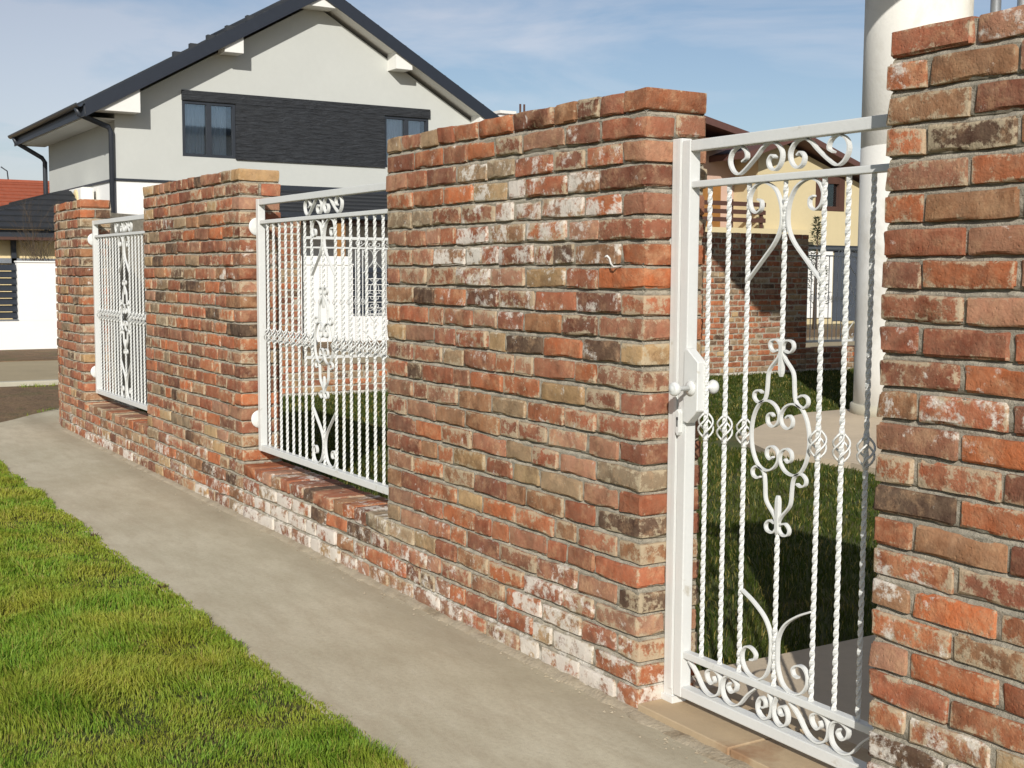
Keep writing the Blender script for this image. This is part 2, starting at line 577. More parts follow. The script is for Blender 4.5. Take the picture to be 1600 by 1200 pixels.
struct(sheet('lawn', [(6.0, -0.845), (-7.9, -0.845), (-8.6, -6), (6.0, -6)], -0.005, 'lawn_soil', None, 0.05))
struct(sheet('yard_lawn', [(14, 0.25), (-10.25, 0.25), (-10.25, 30), (14, 30)], -0.03, 'lawn_soil', None, 0.05))
struct(sheet('garden_path', [(1.15, 0.02), (-0.2, 0.02), (-0.22, 4.2), (1.15, 4.2)], 0.012, 'paving', None, 0.05))
ter = [(-3.4, 4.5), (-4.2, 4.42), (-4.9, 4.75), (-5.5, 5.6), (-6.0, 6.6), (-6.1, 9.0), (1.15, 9.0), (1.15, 4.2), (-1.8, 4.2)]
struct(sheet('terrace', ter, 0.016, 'paving', None, 0.06))
struct(sheet('verge', [(-8.0, -0.83), (-8.0, -9), (-13.2, -9), (-13.2, 30), (-10.8, 30), (-10.8, 2.2), (-9.4, -0.3)], -0.045, 'soil', None, 0.04))
kerb = struct(box('kerb', -13.36, -13.22, -9, 30, -0.1, 0.01, 'kerb', None, 0.012))
struct(sheet('road', [(-13.36, -9), (-17.7, -9), (-17.7, 30), (-13.36, 30)], -0.05, 'road', None, 0.03))
struct(sheet('far_verge', [(-17.7, -9), (-20.6, -9), (-20.6, 30), (-17.7, 30)], -0.04, 'soil', None, 0.04))

# ------------------------------------------------------------------ bricks
PITCH_Z, BH = 0.078, 0.0640
BR = {'S': (0.238, 0.112), 'H': (0.114, 0.238), 'Q': (0.172, 0.112)}
def brick_mesh(L, D, H, seed):
    rg = random.Random(seed)
    r = rg.uniform(0.0055, 0.0085)
    def cuts(L0, L1, k):
        s = [L0, L0 + r]
        for i in range(1, k):
            s.append(L0 + r + (L1 - L0 - 2 * r) * i / k)
        return s + [L1 - r, L1]
    X = cuts(-L / 2, L / 2, 4 if L > 0.15 else 2)
    Y = [0, r, D * 0.5, D - r, D]
    Z = cuts(-H / 2, H / 2, 1)
    idx, V, F = {}, [], []
    seedv = Vector((rg.uniform(-50, 50), rg.uniform(-50, 50), rg.uniform(-50, 50)))
    skew = [rg.uniform(-0.004, 0.004) for _ in range(6)]
    def vid(i, j, k):
        if (i, j, k) in idx:
            return idx[(i, j, k)]
        p = Vector((X[i], Y[j], Z[k]))
        ex = [i in (0, len(X) - 1), j in (0, len(Y) - 1), k in (0, len(Z) - 1)]
        e = sum(ex)
        pull = r * {1: 0, 2: 0.16, 3: 0.28}.get(e, 0)
        chip = 0.0
        if e >= 2:
            c = mnoise.noise(p * 22 + seedv)
            if c > 0.12:
                chip = (c - 0.12) * 0.034
        pull = min(pull + chip, r * 0.8)
        c0 = Vector((0, D / 2, 0))
        for a in range(3):
            if ex[a]:
                p[a] -= math.copysign(pull, p[a] - c0[a])
        nv = mnoise.noise_vector(p * 13 + seedv)
        p += Vector((nv.x * 0.0024, nv.y * 0.0030, nv.z * 0.0034))
        nv = mnoise.noise_vector(p * 40 + seedv)
        p += nv * 0.0011
        p.z += skew[0] * (p.x / L) + skew[1] * (p.x / L) ** 2 * 2
        p.y += skew[2] * (p.x / L) + skew[3] * (p.z / H)
        idx[(i, j, k)] = len(V)
        V.append(p)
        return idx[(i, j, k)]
    nx, ny, nz = len(X) - 1, len(Y) - 1, len(Z) - 1
    for i in range(nx):
        for k in range(nz):
            F.append((vid(i, 0, k), vid(i + 1, 0, k), vid(i + 1, 0, k + 1), vid(i, 0, k + 1)))
            F.append((vid(i, ny, k), vid(i, ny, k + 1), vid(i + 1, ny, k + 1), vid(i + 1, ny, k)))
    for i in range(nx):
        for j in range(ny):
            F.append((vid(i, j, 0), vid(i, j + 1, 0), vid(i + 1, j + 1, 0), vid(i + 1, j, 0)))
            F.append((vid(i, j, nz), vid(i + 1, j, nz), vid(i + 1, j + 1, nz), vid(i, j + 1, nz)))
    for j in range(ny):
        for k in range(nz):
            F.append((vid(0, j, k), vid(0, j, k + 1), vid(0, j + 1, k + 1), vid(0, j + 1, k)))
            F.append((vid(nx, j, k), vid(nx, j + 1, k), vid(nx, j + 1, k + 1), vid(nx, j, k + 1)))
    me = bpy.data.meshes.new('brick')
    me.from_pydata([tuple(v) for v in V], [], F)
    me.update()
    me.polygons.foreach_set('use_smooth', [True] * len(me.polygons))
    me.set_sharp_from_angle(angle=R(38))
    me.materials.append(M['brick'])
    return me
VAR = {k: [brick_mesh(BR[k][0], BR[k][1], BH, 100 * i + ord(k)) for i in range(n)] for k, n in (('S', 18), ('H', 16), ('Q', 12))}

PAL = [((166, 100, 72), 3), ((178, 108, 72), 2.4), ((150, 92, 70), 3), ((130, 80, 62), 2.0), ((160, 118, 86), 2.4), ((188, 160, 118), 1.2),
       ((170, 126, 102), 2.4), ((88, 66, 54), 0.9), ((156, 138, 112), 1.6), ((190, 112, 70), 1.3), ((158, 106, 82), 2.4)]
PW = [w for _, w in PAL]
PW2 = [w * (0.35 if i in (5, 8) else 1) for i, w in enumerate(PW)]
rb = random.Random(11)
def brick_colour(eff, red=False):
    c = lin(*rb.choices(PAL, PW2 if red else PW)[0][0])
    v = rb.uniform(0.68, 1.08)
    s = rb.uniform(-0.02, 0.11)
    return (c[0] * v * (1 + s), c[1] * v * 0.965, c[2] * v * (1 - s) * 0.95, max(0.0, min(1.0, eff)))

def place_brick(parent, kind, pos, rot, L, eff, jit=1.0, deep=None):
    me = rb.choice(VAR[kind])
    o = bpy.data.objects.new('brick', me)
    COL.objects.link(o)
    flip = math.pi if rb.random() < 0.5 else 0.0
    dy = rb.gauss(0, 0.0022) * jit
    p = Vector(pos) + Vector((-math.sin(rot) * dy, math.cos(rot) * dy, rb.gauss(0, 0.0012) * jit))
    Mx = Matrix.Translation(p) @ Matrix.Rotation(rot + rb.gauss(0, 0.006) * jit, 4, 'Z') @ Matrix.Rotation(rb.gauss(0, 0.006) * jit, 4, 'Y') @ Matrix.Rotation(flip, 4, 'Y')
    Mx = Mx @ Matrix.Diagonal((L / BR[kind][0], 1 if deep is None else deep / BR[kind][1], rb.uniform(0.965, 1.03), 1))
    o.parent = parent
    o.matrix_parent_inverse = parent.matrix_basis.inverted()
    o.matrix_basis = Mx
    o.color = brick_colour(eff, pos[0] > 0.9)
    return o

J = 0.0135
def fill_row(x0, x1, prev, weights, top=False):
    """run of bricks between x0 and x1, perpends kept off those of the course below"""
    best = None
    for _ in range(40):
        xs, kinds, x = [x0], [], x0
        while True:
            rem = x1 - x
            if rem < 0.085:
                break
            k = 'H' if top and rb.random() < 0.8 else rb.choices('SQH', weights)[0]
            L = BR[k][0] * rb.uniform(0.93, 1.06)
            if L > rem - 0.01:
                k = 'S' if rem > 0.205 else ('Q' if rem > 0.145 else 'H')
                L = min(rem, BR[k][0] * 1.15)
                kinds.append(k)
                x += L + J
                xs.append(x)
                break
            kinds.append(k)
            x += L + J
            xs.append(x)
        if not kinds:
            return [], []
        sc = (x1 - x0 + J) / (xs[-1] - x0)
        bad = abs(sc - 1) * 12
        pts = [x0 + (q - x0) * sc for q in xs]
        for q in pts[1:-1]:
            if prev and min(abs(q - p) for p in prev) < 0.04:
                bad += 1
        if best is None or bad < best[0]:
            best = (bad, pts, kinds)
        if bad < 0.5:
            break
    _, pts, kinds = best
    return [(pts[i], pts[i + 1] - J, kinds[i]) for i in range(len(kinds))], pts

def joint_depth(z):
    """weathered struck joint: nearly flush above each brick, cut back under the next one"""
    t = (z - 0.006) % PITCH_Z
    if t < BH:
        return 0.001
    return 0.011 * ((t - BH) / (PITCH_Z - BH)) ** 1.4

def noisy_block(name, x0, x1, y0, y1, z0, z1, parent, step=0.016, amp=0.0038, mat='mortar', struck=False):
    V, F = [], []
    if struck:
        zs = [z0]
        r = 0
        while True:
            jb = r * PITCH_Z + 0.006 + BH
            if jb > z1 - 0.002:
                break
            h = PITCH_Z - BH
            zs += [r * PITCH_Z + 0.007, r * PITCH_Z + 0.006 + BH / 2, jb - 0.0005, jb + 0.0005, jb + h * 0.5, jb + h * 0.8, jb + h - 0.0004]
            r += 1
        zs = sorted(set(q for q in zs if z0 <= q <= z1) | {z1})
    else:
        nk = max(1, int((z1 - z0) / 0.018))
        zs = [z0 + (z1 - z0) * k / nk for k in range(nk + 1)]
    def face(o, a, nrm, na):
        base = len(V)
        nb = len(zs)
        for i in range(na + 1):
            for z in zs:
                p = Vector((o[0], o[1], z)) + Vector((a[0], a[1], 0)) * (i / na)
                q = p + mnoise.noise_vector(p * 19) * amp + mnoise.noise_vector(p * 60) * amp * 0.7
                if struck:
                    q -= Vector((nrm[0], nrm[1], 0)) * joint_depth(z)
                V.append(q)
        for i in range(na):
            for j in range(nb - 1):
                k = base + i * nb + j
                F.append((k, k + nb, k + nb + 1, k + 1))
    dx, dy = x1 - x0, y1 - y0
    ni, nj = max(1, int(dx / step)), max(1, int(dy / step))
    face((x0, y0), (dx, 0), (0, -1), ni)
    face((x1, y0), (0, dy), (1, 0), nj)
    face((x1, y1), (-dx, 0), (0, 0), max(1, ni // 2))
    face((x0, y1), (0, -dy), (-1, 0), nj)
    k = len(V)
    V += [Vector((x0, y0 + 0.01, z1)), Vector((x1, y0 + 0.01, z1)), Vector((x1, y1, z1)), Vector((x0, y1, z1))]
    F.append((k, k + 1, k + 2, k + 3))
    return mesh_obj(name, V, F, mat, parent, True)

TH = 0.25
def eff_for(x, row, kind):
    """lime and salt bloom: a smooth field over the wall, so patches run across neighbouring bricks"""
    z = row * PITCH_Z
    f = mnoise.noise(Vector((x * 1.9 + 3.0, z * 3.4, 0.5))) + 0.5 * mnoise.noise(Vector((x * 5.1, z * 8.0, 2.5)))
    e = 0.12 + 0.30 * max(0.0, f) + rb.gauss(0, 0.05)
    if kind == 'front':
        near = 1.0 if -4.6 < x < 0.2 else 0.5
        e += near * max(0.0, 1 - row / 4.5) * (0.50 + 0.65 * f)
        if -1.25 < x < -0.2:
            e += 0.62 * math.exp(-((row - 19) / 4.0) ** 2) * (0.75 + 0.7 * mnoise.noise(Vector((x * 3.3, z * 4.0, 9.0))))
        if x > 0.9:
            e += 0.25 * max(0, f) + rb.choice([0, 0, 0, 0.2])
    return max(0.0, min(e, 0.78))

def brick_pier(name, label, xa, xb, rows, weights, end_right=True, end_left=False, lo=0, y0=0.0, rot=0.0, group='brick piers of the front wall', full_depth_top=False, label_cat='brick pier'):
    """a straight length of wall; rot 0: front at y=y0 facing -y, running in x. rot +90: front facing +x"""
    root = thing(name, label, label_cat, ((xa + xb) / 2, y0, 0), group)
    noisy_block('mortar_core', xa + (0.0075 if end_left else -0.004), xb - (0.0075 if end_right else -0.004), y0 + 0.0075, y0 + TH - 0.016, -0.05, rows * PITCH_Z - 0.016, root, struck=True)
    prev = []
    for rw in range(lo, rows):
        z = rw * PITCH_Z + 0.006 + BH / 2
        L0, L1 = xa + 0.003, xb
        istop = full_depth_top and rw == rows - 1
        if end_right:
            if rw % 2 == 0:
                place_brick(root, 'H', (xb - 0.057, y0, z), 0, 0.114, eff_for(xb, rw, 'front'))
                L1 = xb - 0.114 - J
            else:
                place_brick(root, 'S', (xb - 0.119, y0, z), 0, 0.238, eff_for(xb, rw, 'front'))
                place_brick(root, 'S', (xb - 0.119, y0 + 0.126, z), 0, 0.238, eff_for(xb, rw, 'end'))
                L1 = xb - 0.238 - J
        if end_left:
            if rw % 2 == 0:
                place_brick(root, 'S', (xa + 0.119, y0, z), 0, 0.238, eff_for(xa, rw, 'front'))
                L0 = xa + 0.238 + J
            else:
                place_brick(root, 'H', (xa + 0.057, y0, z), 0, 0.114, eff_for(xa, rw, 'front'))
                L0 = xa + 0.114 + J
        run, prev = fill_row(L0, L1, prev, weights, istop)
        for a, b, k in run:
            xm = (a + b) / 2
            place_brick(root, k, (xm, y0, z), 0, b - a, eff_for(xm, rw, 'front'), 1.0, 0.238 if istop else (0.112 if k == 'H' else None))
    return root

ROWS = 25
W_MIX = (0.50, 0.22, 0.28)
W1 = brick_pier('brick_pier', 'broad old-brick pier with the white gate post and a small wire hook on it', -1.805, 0.0, ROWS, W_MIX, True, False, full_depth_top=True)
PR = brick_pier('brick_pier', 'old-brick pier cut by the photo edge, on the hinge side of the gate', 0.944, 2.45, ROWS, (0.66, 0.08, 0.26), False, True, full_depth_top=True)
PR.matrix_basis = Matrix.Translation((0, 0, 0.018)) @ PR.matrix_basis
P2 = brick_pier('brick_pier', 'old-brick pier standing between the two white iron fence panels', -5.59, -3.66, ROWS, W_MIX, True, False, full_depth_top=True)
brick_pier('low_brick_wall', 'four-course brick sill wall under the white panel beside the broad pier', -3.66, -1.805, 4, W_MIX, False, False, full_depth_top=True, group='brick sill walls', label_cat='low wall')
brick_pier('low_brick_wall', 'four-course brick sill wall under the farther white panel, by the rounded end pier', -7.45, -5.59, 4, W_MIX, False, False, full_depth_top=True, group='brick sill walls', label_cat='low wall')

# rounded end pier: short straight run, then an arc round the street corner
P3 = thing('brick_pier', 'rounded brick end pier where the wall turns the street corner', 'brick pier', (-8.2, 0, 0), 'brick piers of the front wall')
noisy_block('mortar_core', -8.2, -7.4575, 0.0075, TH - 0.004, -0.05, ROWS * PITCH_Z - 0.016, P3, struck=True)
V, F = [], []
na = 40
for i in range(na + 1):
    a = R(90 * i / na)
    for rr, z in ((ARC_R - 0.0115, -0.05), (ARC_R - 0.0115, ROWS * PITCH_Z - 0.016), (ARC_R - TH, ROWS * PITCH_Z - 0.016), (ARC_R - TH, -0.05)):
        V.append((ARC_C[0] - rr * math.sin(a), ARC_C[1] - rr * math.cos(a), z))
for i in range(na):
    for k in range(4):
        F.append((i * 4 + k, i * 4 + (k + 1) % 4, (i + 1) * 4 + (k + 1) % 4, (i + 1) * 4 + k))
mesh_obj('mortar_arc', V, F, 'mortar', P3)
prev = []
for rw in range(ROWS):
    z = rw * PITCH_Z + 0.006 + BH / 2
    if rw % 2 == 0:
        place_brick(P3, 'H', (-7.507, 0, z), 0, 0.114, eff_for(-7.5, rw, 'front'))
        L1 = -7.45 - 0.114 - J
    else:
        place_brick(P3, 'S', (-7.569, 0, z), 0, 0.238, eff_for(-7.5, rw, 'front'))
        place_brick(P3, 'S', (-7.569, 0.126, z), 0, 0.238, 0.2)
        L1 = -7.45 - 0.238 - J
    run, prev = fill_row(-8.2, L1, prev, W_MIX, rw == ROWS - 1)
    for a, b, k in run:
        place_brick(P3, k, ((a + b) / 2, 0, z), 0, b - a, eff_for((a + b) / 2, rw, 'front'), 1, 0.112 if rw < ROWS - 1 else 0.238)
    a = 0.0                                     # arc: headers as far as the turn can be seen
    while a < R(24):
        da = (0.114 + J) / ARC_R
        am = a + da / 2
        place_brick(P3, 'H', (ARC_C[0] - ARC_R * math.sin(am), ARC_C[1] - ARC_R * math.cos(am), z), -am, 0.114 * rb.uniform(0.95, 1.03), eff_for(-8.5, rw, 'front'))
        a += da

# the yard's side wall (square to the front wall), its lit inner face seen through the gates
def side_pier(label, ya, yb, rows, name='brick_pier', group='brick piers of the side wall', cat='brick pier'):
    X0 = -10.28
    root = thing(name, label, cat, (X0, (ya + yb) / 2, 0), group)
    noisy_block('mortar_core', X0 - TH, X0 - 0.0075, ya + 0.006, yb - 0.006, -0.05, rows * PITCH_Z - 0.016, root, 0.08)
    prev = []
    for rw in range(rows):
        z = rw * PITCH_Z + 0.006 + BH / 2
        run, prev = fill_row(ya + 0.003, yb - 0.003, prev, W_MIX, rw == rows - 1)
        for a, b, k in run:
            place_brick(root, k, (X0, (a + b) / 2, z), R(90), b - a, eff_for(0, rw, 'end'))
    return root
side_pier('brick pier of the side wall seen through the panel beside the broad pier', 2.1, 3.03, ROWS)
side_pier('long brick pier of the side wall seen through the gate, half in shade', 8.86, 10.79, ROWS)
side_pier('low brick wall on the far lawn edge seen under the panel beside the broad pier', 3.03, 4.94, 4, 'low_brick_wall', 'side sill walls', 'low wall')
side_pier('low brick wall below the side panel seen through the gate beside the white column', 10.79, 12.7, 4, 'low_brick_wall', 'side sill walls', 'low wall')

# ------------------------------------------------------------------ wrought iron
def smooth2(pts, sub=4):
    P = [Vector((p[0], p[1])) for p in pts]
    out = []
    for i in range(len(P) - 1):
        p0 = P[i - 1] if i > 0 else P[0] * 2 - P[1]
        p1, p2 = P[i], P[i + 1]
        p3 = P[i + 2] if i + 2 < len(P) else P[-1] * 2 - P[-2]
        for s in range(sub):
            t = s / sub
            out.append(0.5 * ((2 * p1) + (p2 - p0) * t + (2 * p0 - 5 * p1 + 4 * p2 - p3) * t * t + (3 * p1 - p0 - 3 * p2 + p3) * t ** 3))
    out.append(P[-1])
    return out

def ribbon(name, pts, parent, mx=1, mz=1, z0=0.0, x0=0.0, t=0.0052, d=0.012, yc=0.0, sub=4):
    P = smooth2([(x0 + mx * p[0], z0 + mz * p[1]) for p in pts], sub)
    V, F = [], []
    for i, p in enumerate(P):
        dd = (P[min(i + 1, len(P) - 1)] - P[max(i - 1, 0)]).normalized()
        n = Vector((-dd.y, dd.x)) * t / 2
        for s, yy in ((1, -d / 2), (1, d / 2), (-1, d / 2), (-1, -d / 2)):
            V.append((p.x + n.x * s, yc + yy, p.y + n.y * s))
    for i in range(len(P) - 1):
        for k in range(4):
            F.append((i * 4 + k, i * 4 + (k + 1) % 4, (i + 1) * 4 + (k + 1) % 4, (i + 1) * 4 + k))
    F += [(3, 2, 1, 0), tuple(4 * (len(P) - 1) + k for k in range(4))]
    o = mesh_obj(name, V, F, 'white_iron')
    bm = bmesh.new()
    bm.from_mesh(o.data)
    bmesh.ops.recalc_face_normals(bm, faces=bm.faces[:])
    bm.to_mesh(o.data)
    bm.free()
    o.parent = parent
    return o

def twisted_mesh(length, a=0.0108, turn=0.105, seg=0.0088, plain_lo=0.0, plain_hi=0.0, round_lo=False, round_hi=False):
    n = int(length / seg)
    V, F = [], []
    ang = 0
    for i in range(n + 1):
        z = length * i / n
        if plain_lo < z < length - plain_hi:
            ang += 2 * math.pi * (length / n) / turn
        s = 1.0
        if round_lo and z < 0.012:
            s = 0.55 + 0.45 * z / 0.012
        if round_hi and z > length - 0.012:
            s = 0.55 + 0.45 * (length - z) / 0.012
        grow = 1.25 if (plain_lo and z <= plain_lo) or (plain_hi and z >= length - plain_hi) else 1.0
        for k in range(4):
            t = ang + math.pi / 4 + k * math.pi / 2
            V.append((math.cos(t) * a * 0.7071 * s * grow, math.sin(t) * a * 0.7071 * s * grow, z))
    for i in range(n):
        for k in range(4):
            F.append((i * 4 + k, i * 4 + (k + 1) % 4, (i + 1) * 4 + (k + 1) % 4, (i + 1) * 4 + k))
    F += [(3, 2, 1, 0), tuple(4 * n + k for k in range(4))]
    me = bpy.data.meshes.new('twisted_bar')
    me.from_pydata(V, [], F)
    me.materials.append(M['white_iron'])
    return me

def basket_mesh(h=0.080, rr=0.025, w=0.0033):
    V, F = [], []
    for s in range(4):
        pth = []
        for i in range(13):
            t = i / 12
            a = s * math.pi / 2 + t * math.pi * 1.0
            r = 0.004 + (rr - 0.004) * math.sin(math.pi * t) ** 0.8
            pth.append((r * math.cos(a), r * math.sin(a), (t - 0.5) * h))
        v, f = tube_vf(pth, w, 5)
        b = len(V)
        V += v
        F += [tuple(q + b for q in x) for x in f]
    for zz in (-h / 2, h / 2):
        v, f = tube_vf([(0, 0, zz - 0.006), (0, 0, zz + 0.006)], 0.0085, 8)
        b = len(V)
        V += v
        F += [tuple(q + b for q in x) for x in f]
    me = bpy.data.meshes.new('basket_knot')
    me.from_pydata([tuple(v) for v in V], [], F)
    me.polygons.foreach_set('use_smooth', [True] * len(me.polygons))
    me.materials.append(M['white_iron'])
    return me
BASKET = basket_mesh()

def inst(name, me, parent, loc):
    o = bpy.data.objects.new(name, me)
    COL.objects.link(o)
    o.parent = parent
    o.location = loc
    return o

def lbox(name, x0, x1, y0, y1, z0, z1, parent, b=0.003, mat='white_iron'):
    o = box(name, x0, x1, y0, y1, z0, z1, mat, None, b)
    o.parent = parent
    return o

TOP_S = [(-.178, -.001), (-.160, .010), (-.166, .030), (-.190, .043), (-.220, .032), (-.232, .005), (-.219, -.023), (-.194, -.036), (-.166, -.024), (-.12, .010), (-.095, .032),
         (-.068, .0435), (-.036, .037), (-.016, .012), (-.021, -.016), (-.042, -.033), (-.064, -.025), (-.070, -.005), (-.056, .009), (-.043, .001)]       # about z = 1.706
BIG = [(-.147, -.278), (-.085, -.218), (-.036, -.168), (-.0135, -.122), (-.0155, -.068), (-.040, -.022), (-.084, -.001), (-.123, -.009), (-.143, -.039), (-.138, -.071), (-.117, -.085),
       (-.096, -.075), (-.095, -.054), (-.110, -.047)]                                                                              # hangs from the second rail
LOW = [(-.142, .250), (-.092, .226), (-.042, .190), (-.0165, .146), (-.0135, .095), (-.017, .057), (-.036, .018), (-.069, .001), (-.107, .008), (-.131, .035), (-.133, .065), (-.118, .085),
       (-.095, .086), (-.076, .072), (-.081, .055), (-.098, .051)]                                                                   # stands on the low rail
CEE = [(-.024, .058), (-.037, .066), (-.050, .055), (-.047, .036), (-.028, .028), (-.008, .040), (-.0035, .065), (-.022, .090), (-.053, .100), (-.085, .088), (-.108, .05), (-.116, 0.0)]
LEG = [(-.012, .246), (-.032, .241), (-.047, .255), (-.042, .271), (-.021, .275), (-.007, .264), (-.003, .247), (-.014, .224), (-.042, .195), (-.051, .176), (-.054, .141), (-.058, .114),
       (-.068, .099), (-.090, .092), (-.107, .104), (-.105, .120), (-.088, .127), (-.073, .121)]
BAND = [(-.152, .040), (-.118, .012), (-.082, -.028), (-.046, -.040), (-.014, -.026), (-.0035, .004), (-.013, .034), (-.040, .0435), (-.067, .030), (-.064, .008), (-.045, -.003), (-.030, .010), (-.036, .023)]
BAND_C = [(-.016, .041), (-.0035, .010), (-.012, -.026), (-.035, -.039), (-.058, -.026), (-.062, 0.0), (-.048, .021), (-.030, .014), (-.030, -.003), (-.042, -.007)]

def iron_panel(root, half, bars, zb, zt, zbot, zr2, ztop, band=False, low=BIG, lowm=-1):
    """leaf in local x/z, y=0 is the leaf's middle. zb/zt: clear height of the bars; zbot: underside of the bottom rail; zr2: second rail; ztop: top of the top rail"""
    s = 0.038
    for sg in (-1, 1):
        x0, x1 = sorted((sg * half, sg * (half - s)))
        lbox('stile', x0, x1, -0.02, 0.02, zbot, ztop, root)
    lbox('top_rail', -half + s + .001, half - s - .001, -0.019, 0.019, ztop - 0.034, ztop - 0.001, root)
    lbox('second_rail', -half + s + .001, half - s - .001, -0.014, 0.014, zr2, zr2 + 0.020, root)
    lbox('bottom_rail', -half + s + .001, half - s - .001, -0.019, 0.019, zbot + 0.001, zbot + 0.034, root)
    if band:
        lbox('low_rail', -half + s + .001, half - s - .001, -0.014, 0.014, zb - 0.022, zb, root)
    zc = (zb + zt) / 2
    full = twisted_mesh(zt - zb)
    for sg in (-1, 1):
        for b in bars:
            inst('twisted_bar', full, root, (sg * b, 0, zb))
            inst('basket_knot', BASKET, root, (sg * b, 0, zc))
    upper = twisted_mesh(zt - (zc + 0.172), plain_lo=0.10, round_lo=True)
    lower = twisted_mesh((zc - 0.165) - zb, plain_hi=0.10, round_hi=True)
    inst('centre_bar', upper, root, (0, 0, zc + 0.172))
    inst('centre_bar', lower, root, (0, 0, zb))
    zm = (zr2 + 0.020 + ztop - 0.034) / 2
    for mx in (1, -1):
        ribbon('top_scroll', TOP_S, root, mx, 1, zm, d=0.016)
        ribbon('hanging_scroll', BIG, root, mx, 1, zt, d=0.014)
        ribbon('standing_scroll', low, root, mx, lowm, zb, d=0.014)
        full_c = [(p[0], -p[1]) for p in CEE] + [(p[0], p[1]) for p in CEE[::-1]][1:]
        ribbon('heart_scroll', full_c, root, mx, 1, zc)
        for mz in (1, -1):
            ribbon('leg_scroll', LEG, root, mx, mz, zc)
    if band:
        zm = (zb - 0.022 + zbot + 0.034) / 2
        for c in (-.222, .222):
            for mx in (1, -1):
                ribbon('band_scroll', BAND, root, mx, 1, zm, c, d=0.016)
        for mx in (1, -1):
            ribbon('band_scroll', BAND_C, root, mx, 1, zm, 0, d=0.016)

# the pedestrian gate
gate = thing('iron_gate', 'white scrollwork iron garden gate with twisted bars and round door knob', 'gate', (0.482, 0.12, 0))
iron_panel(gate, 0.430, (0.148, 0.234, 0.320), 0.207, 1.640, 0.060, 1.640, 1.783, True, LOW, 1)
# lock box on the left stile
V2 = [(-0.391, 0.93), (-0.372, 0.926), (-0.324, 0.968), (-0.324, 1.116), (-0.375, 1.154), (-0.391, 1.154)]
lock = prism('lock_box', V2, 'y', -0.032, 0.002, 'white_iron', None, 0.0025)
lock.parent = gate
def llathe(name, prof, origin, axis, parent, mat='white_iron', n=18):
    o = lathe(name, prof, origin, axis, mat, None, n)
    o.parent = parent
    return o
llathe('rosette', [(0.023, 0.0), (0.023, 0.004), (0.016, 0.008), (0.010, 0.010)], (-0.354, -0.0322, 1.036), (0, -1, 0), gate)
kn = [(0.0085, 0.0), (0.0075, 0.034), (0.012, 0.038), (0.019, 0.043), (0.0225, 0.052), (0.020, 0.060), (0.014, 0.064), (0.012, 0.0635), (0.009, 0.066), (0.003, 0.0675)]
llathe('door_knob', kn, (-0.354, -0.0422, 1.036), (0, -1, 0), gate)
llathe('door_knob', kn, (-0.354, 0.0022, 1.036), (0, 1, 0), gate)
kp = prism('key_plate', [(-0.4235, 0.895), (-0.4235, 0.955), (-0.415, 0.966), (-0.4065, 0.955), (-0.4065, 0.895), (-0.415, 0.884)], 'y', -0.0345, -0.0202, 'white_iron', None, 0.001)
kp.parent = gate
kh = prism('keyhole', [(-0.4175, 0.912), (-0.4125, 0.912), (-0.4125, 0.930), (-0.4105, 0.936), (-0.4125, 0.942), (-0.4175, 0.942), (-0.4195, 0.936), (-0.4175, 0.930)], 'y', -0.0352, -0.0343, 'black')
kh.parent = gate
post = thing('gate_post', 'white square steel post at the end of the broad brick pier, beside the gate lock', 'gate post', (0.024, 0.122, 0))
pp = box('tube', 0.002, 0.0465, 0.102, 0.142, 0.036, 1.792, 'white_iron', post, 0.003)
box('stop_strip', 0.030, 0.0465, 0.097, 0.1015, 0.075, 1.788, 'white_iron', post, 0.001)
box('foot_plate', -0.003, 0.056, 0.094, 0.150, 0.030, 0.052, 'white_iron', post, 0.002)
box('bracket', -0.02, 0.0, 0.108, 0.134, 1.45, 1.49, 'white_iron', post, 0.002)
# threshold
thr = thing('threshold', 'beige stone threshold slab under the white gate', 'threshold', (0.47, 0.15, 0))
prism('slab', [(0.0, 0.0), (0.43, 0.0), (0.43, 0.34), (0.0, 0.34)], 'z', -0.04, 0.031, 'stone', thr, 0.003)
prism('slab', [(0.437, 0.0), (0.944, 0.0), (0.944, 0.34), (0.437, 0.34)], 'z', -0.04, 0.030, 'stone', thr, 0.003)

# fence panels
def fence_panel(label, loc, rot, group):
    r = thing('fence_panel', label, 'fence panel', (0, 0, 0), group)
    return r
HALF = 0.895
bars = [0.150 + 0.0885 * k for k in range(8)]
fp = thing('fence_panel', 'white iron fence panel between the broad pier and the middle pier', 'fence panel', (-2.735, 0.105, 0), 'white iron fence panels')
iron_panel(fp, HALF, bars, 0.415, 1.638, 0.380, 1.638, 1.775)
fp2 = copy_tree(fp)
fp2.matrix_basis = Matrix.Translation((-6.525, 0.105, 0))
fp2['label'] = 'farthest white iron fence panel beside the rounded end pier'
fp3 = copy_tree(fp)
fp3.matrix_basis = Matrix.Translation((-10.40, 3.985, 0)) @ Matrix.Rotation(R(90), 4, 'Z')
fp3['label'] = 'white iron side panel across the yard, seen through the panel beside the broad pier'
fp3['group'] = 'white iron side panels'
fp4 = copy_tree(fp)
fp4.matrix_basis = Matrix.Translation((-10.40, 11.745, 0)) @ Matrix.Rotation(R(90), 4, 'Z')
fp4['label'] = 'white iron side panel across the yard, seen through the gate'
fp4['group'] = 'white iron side panels'
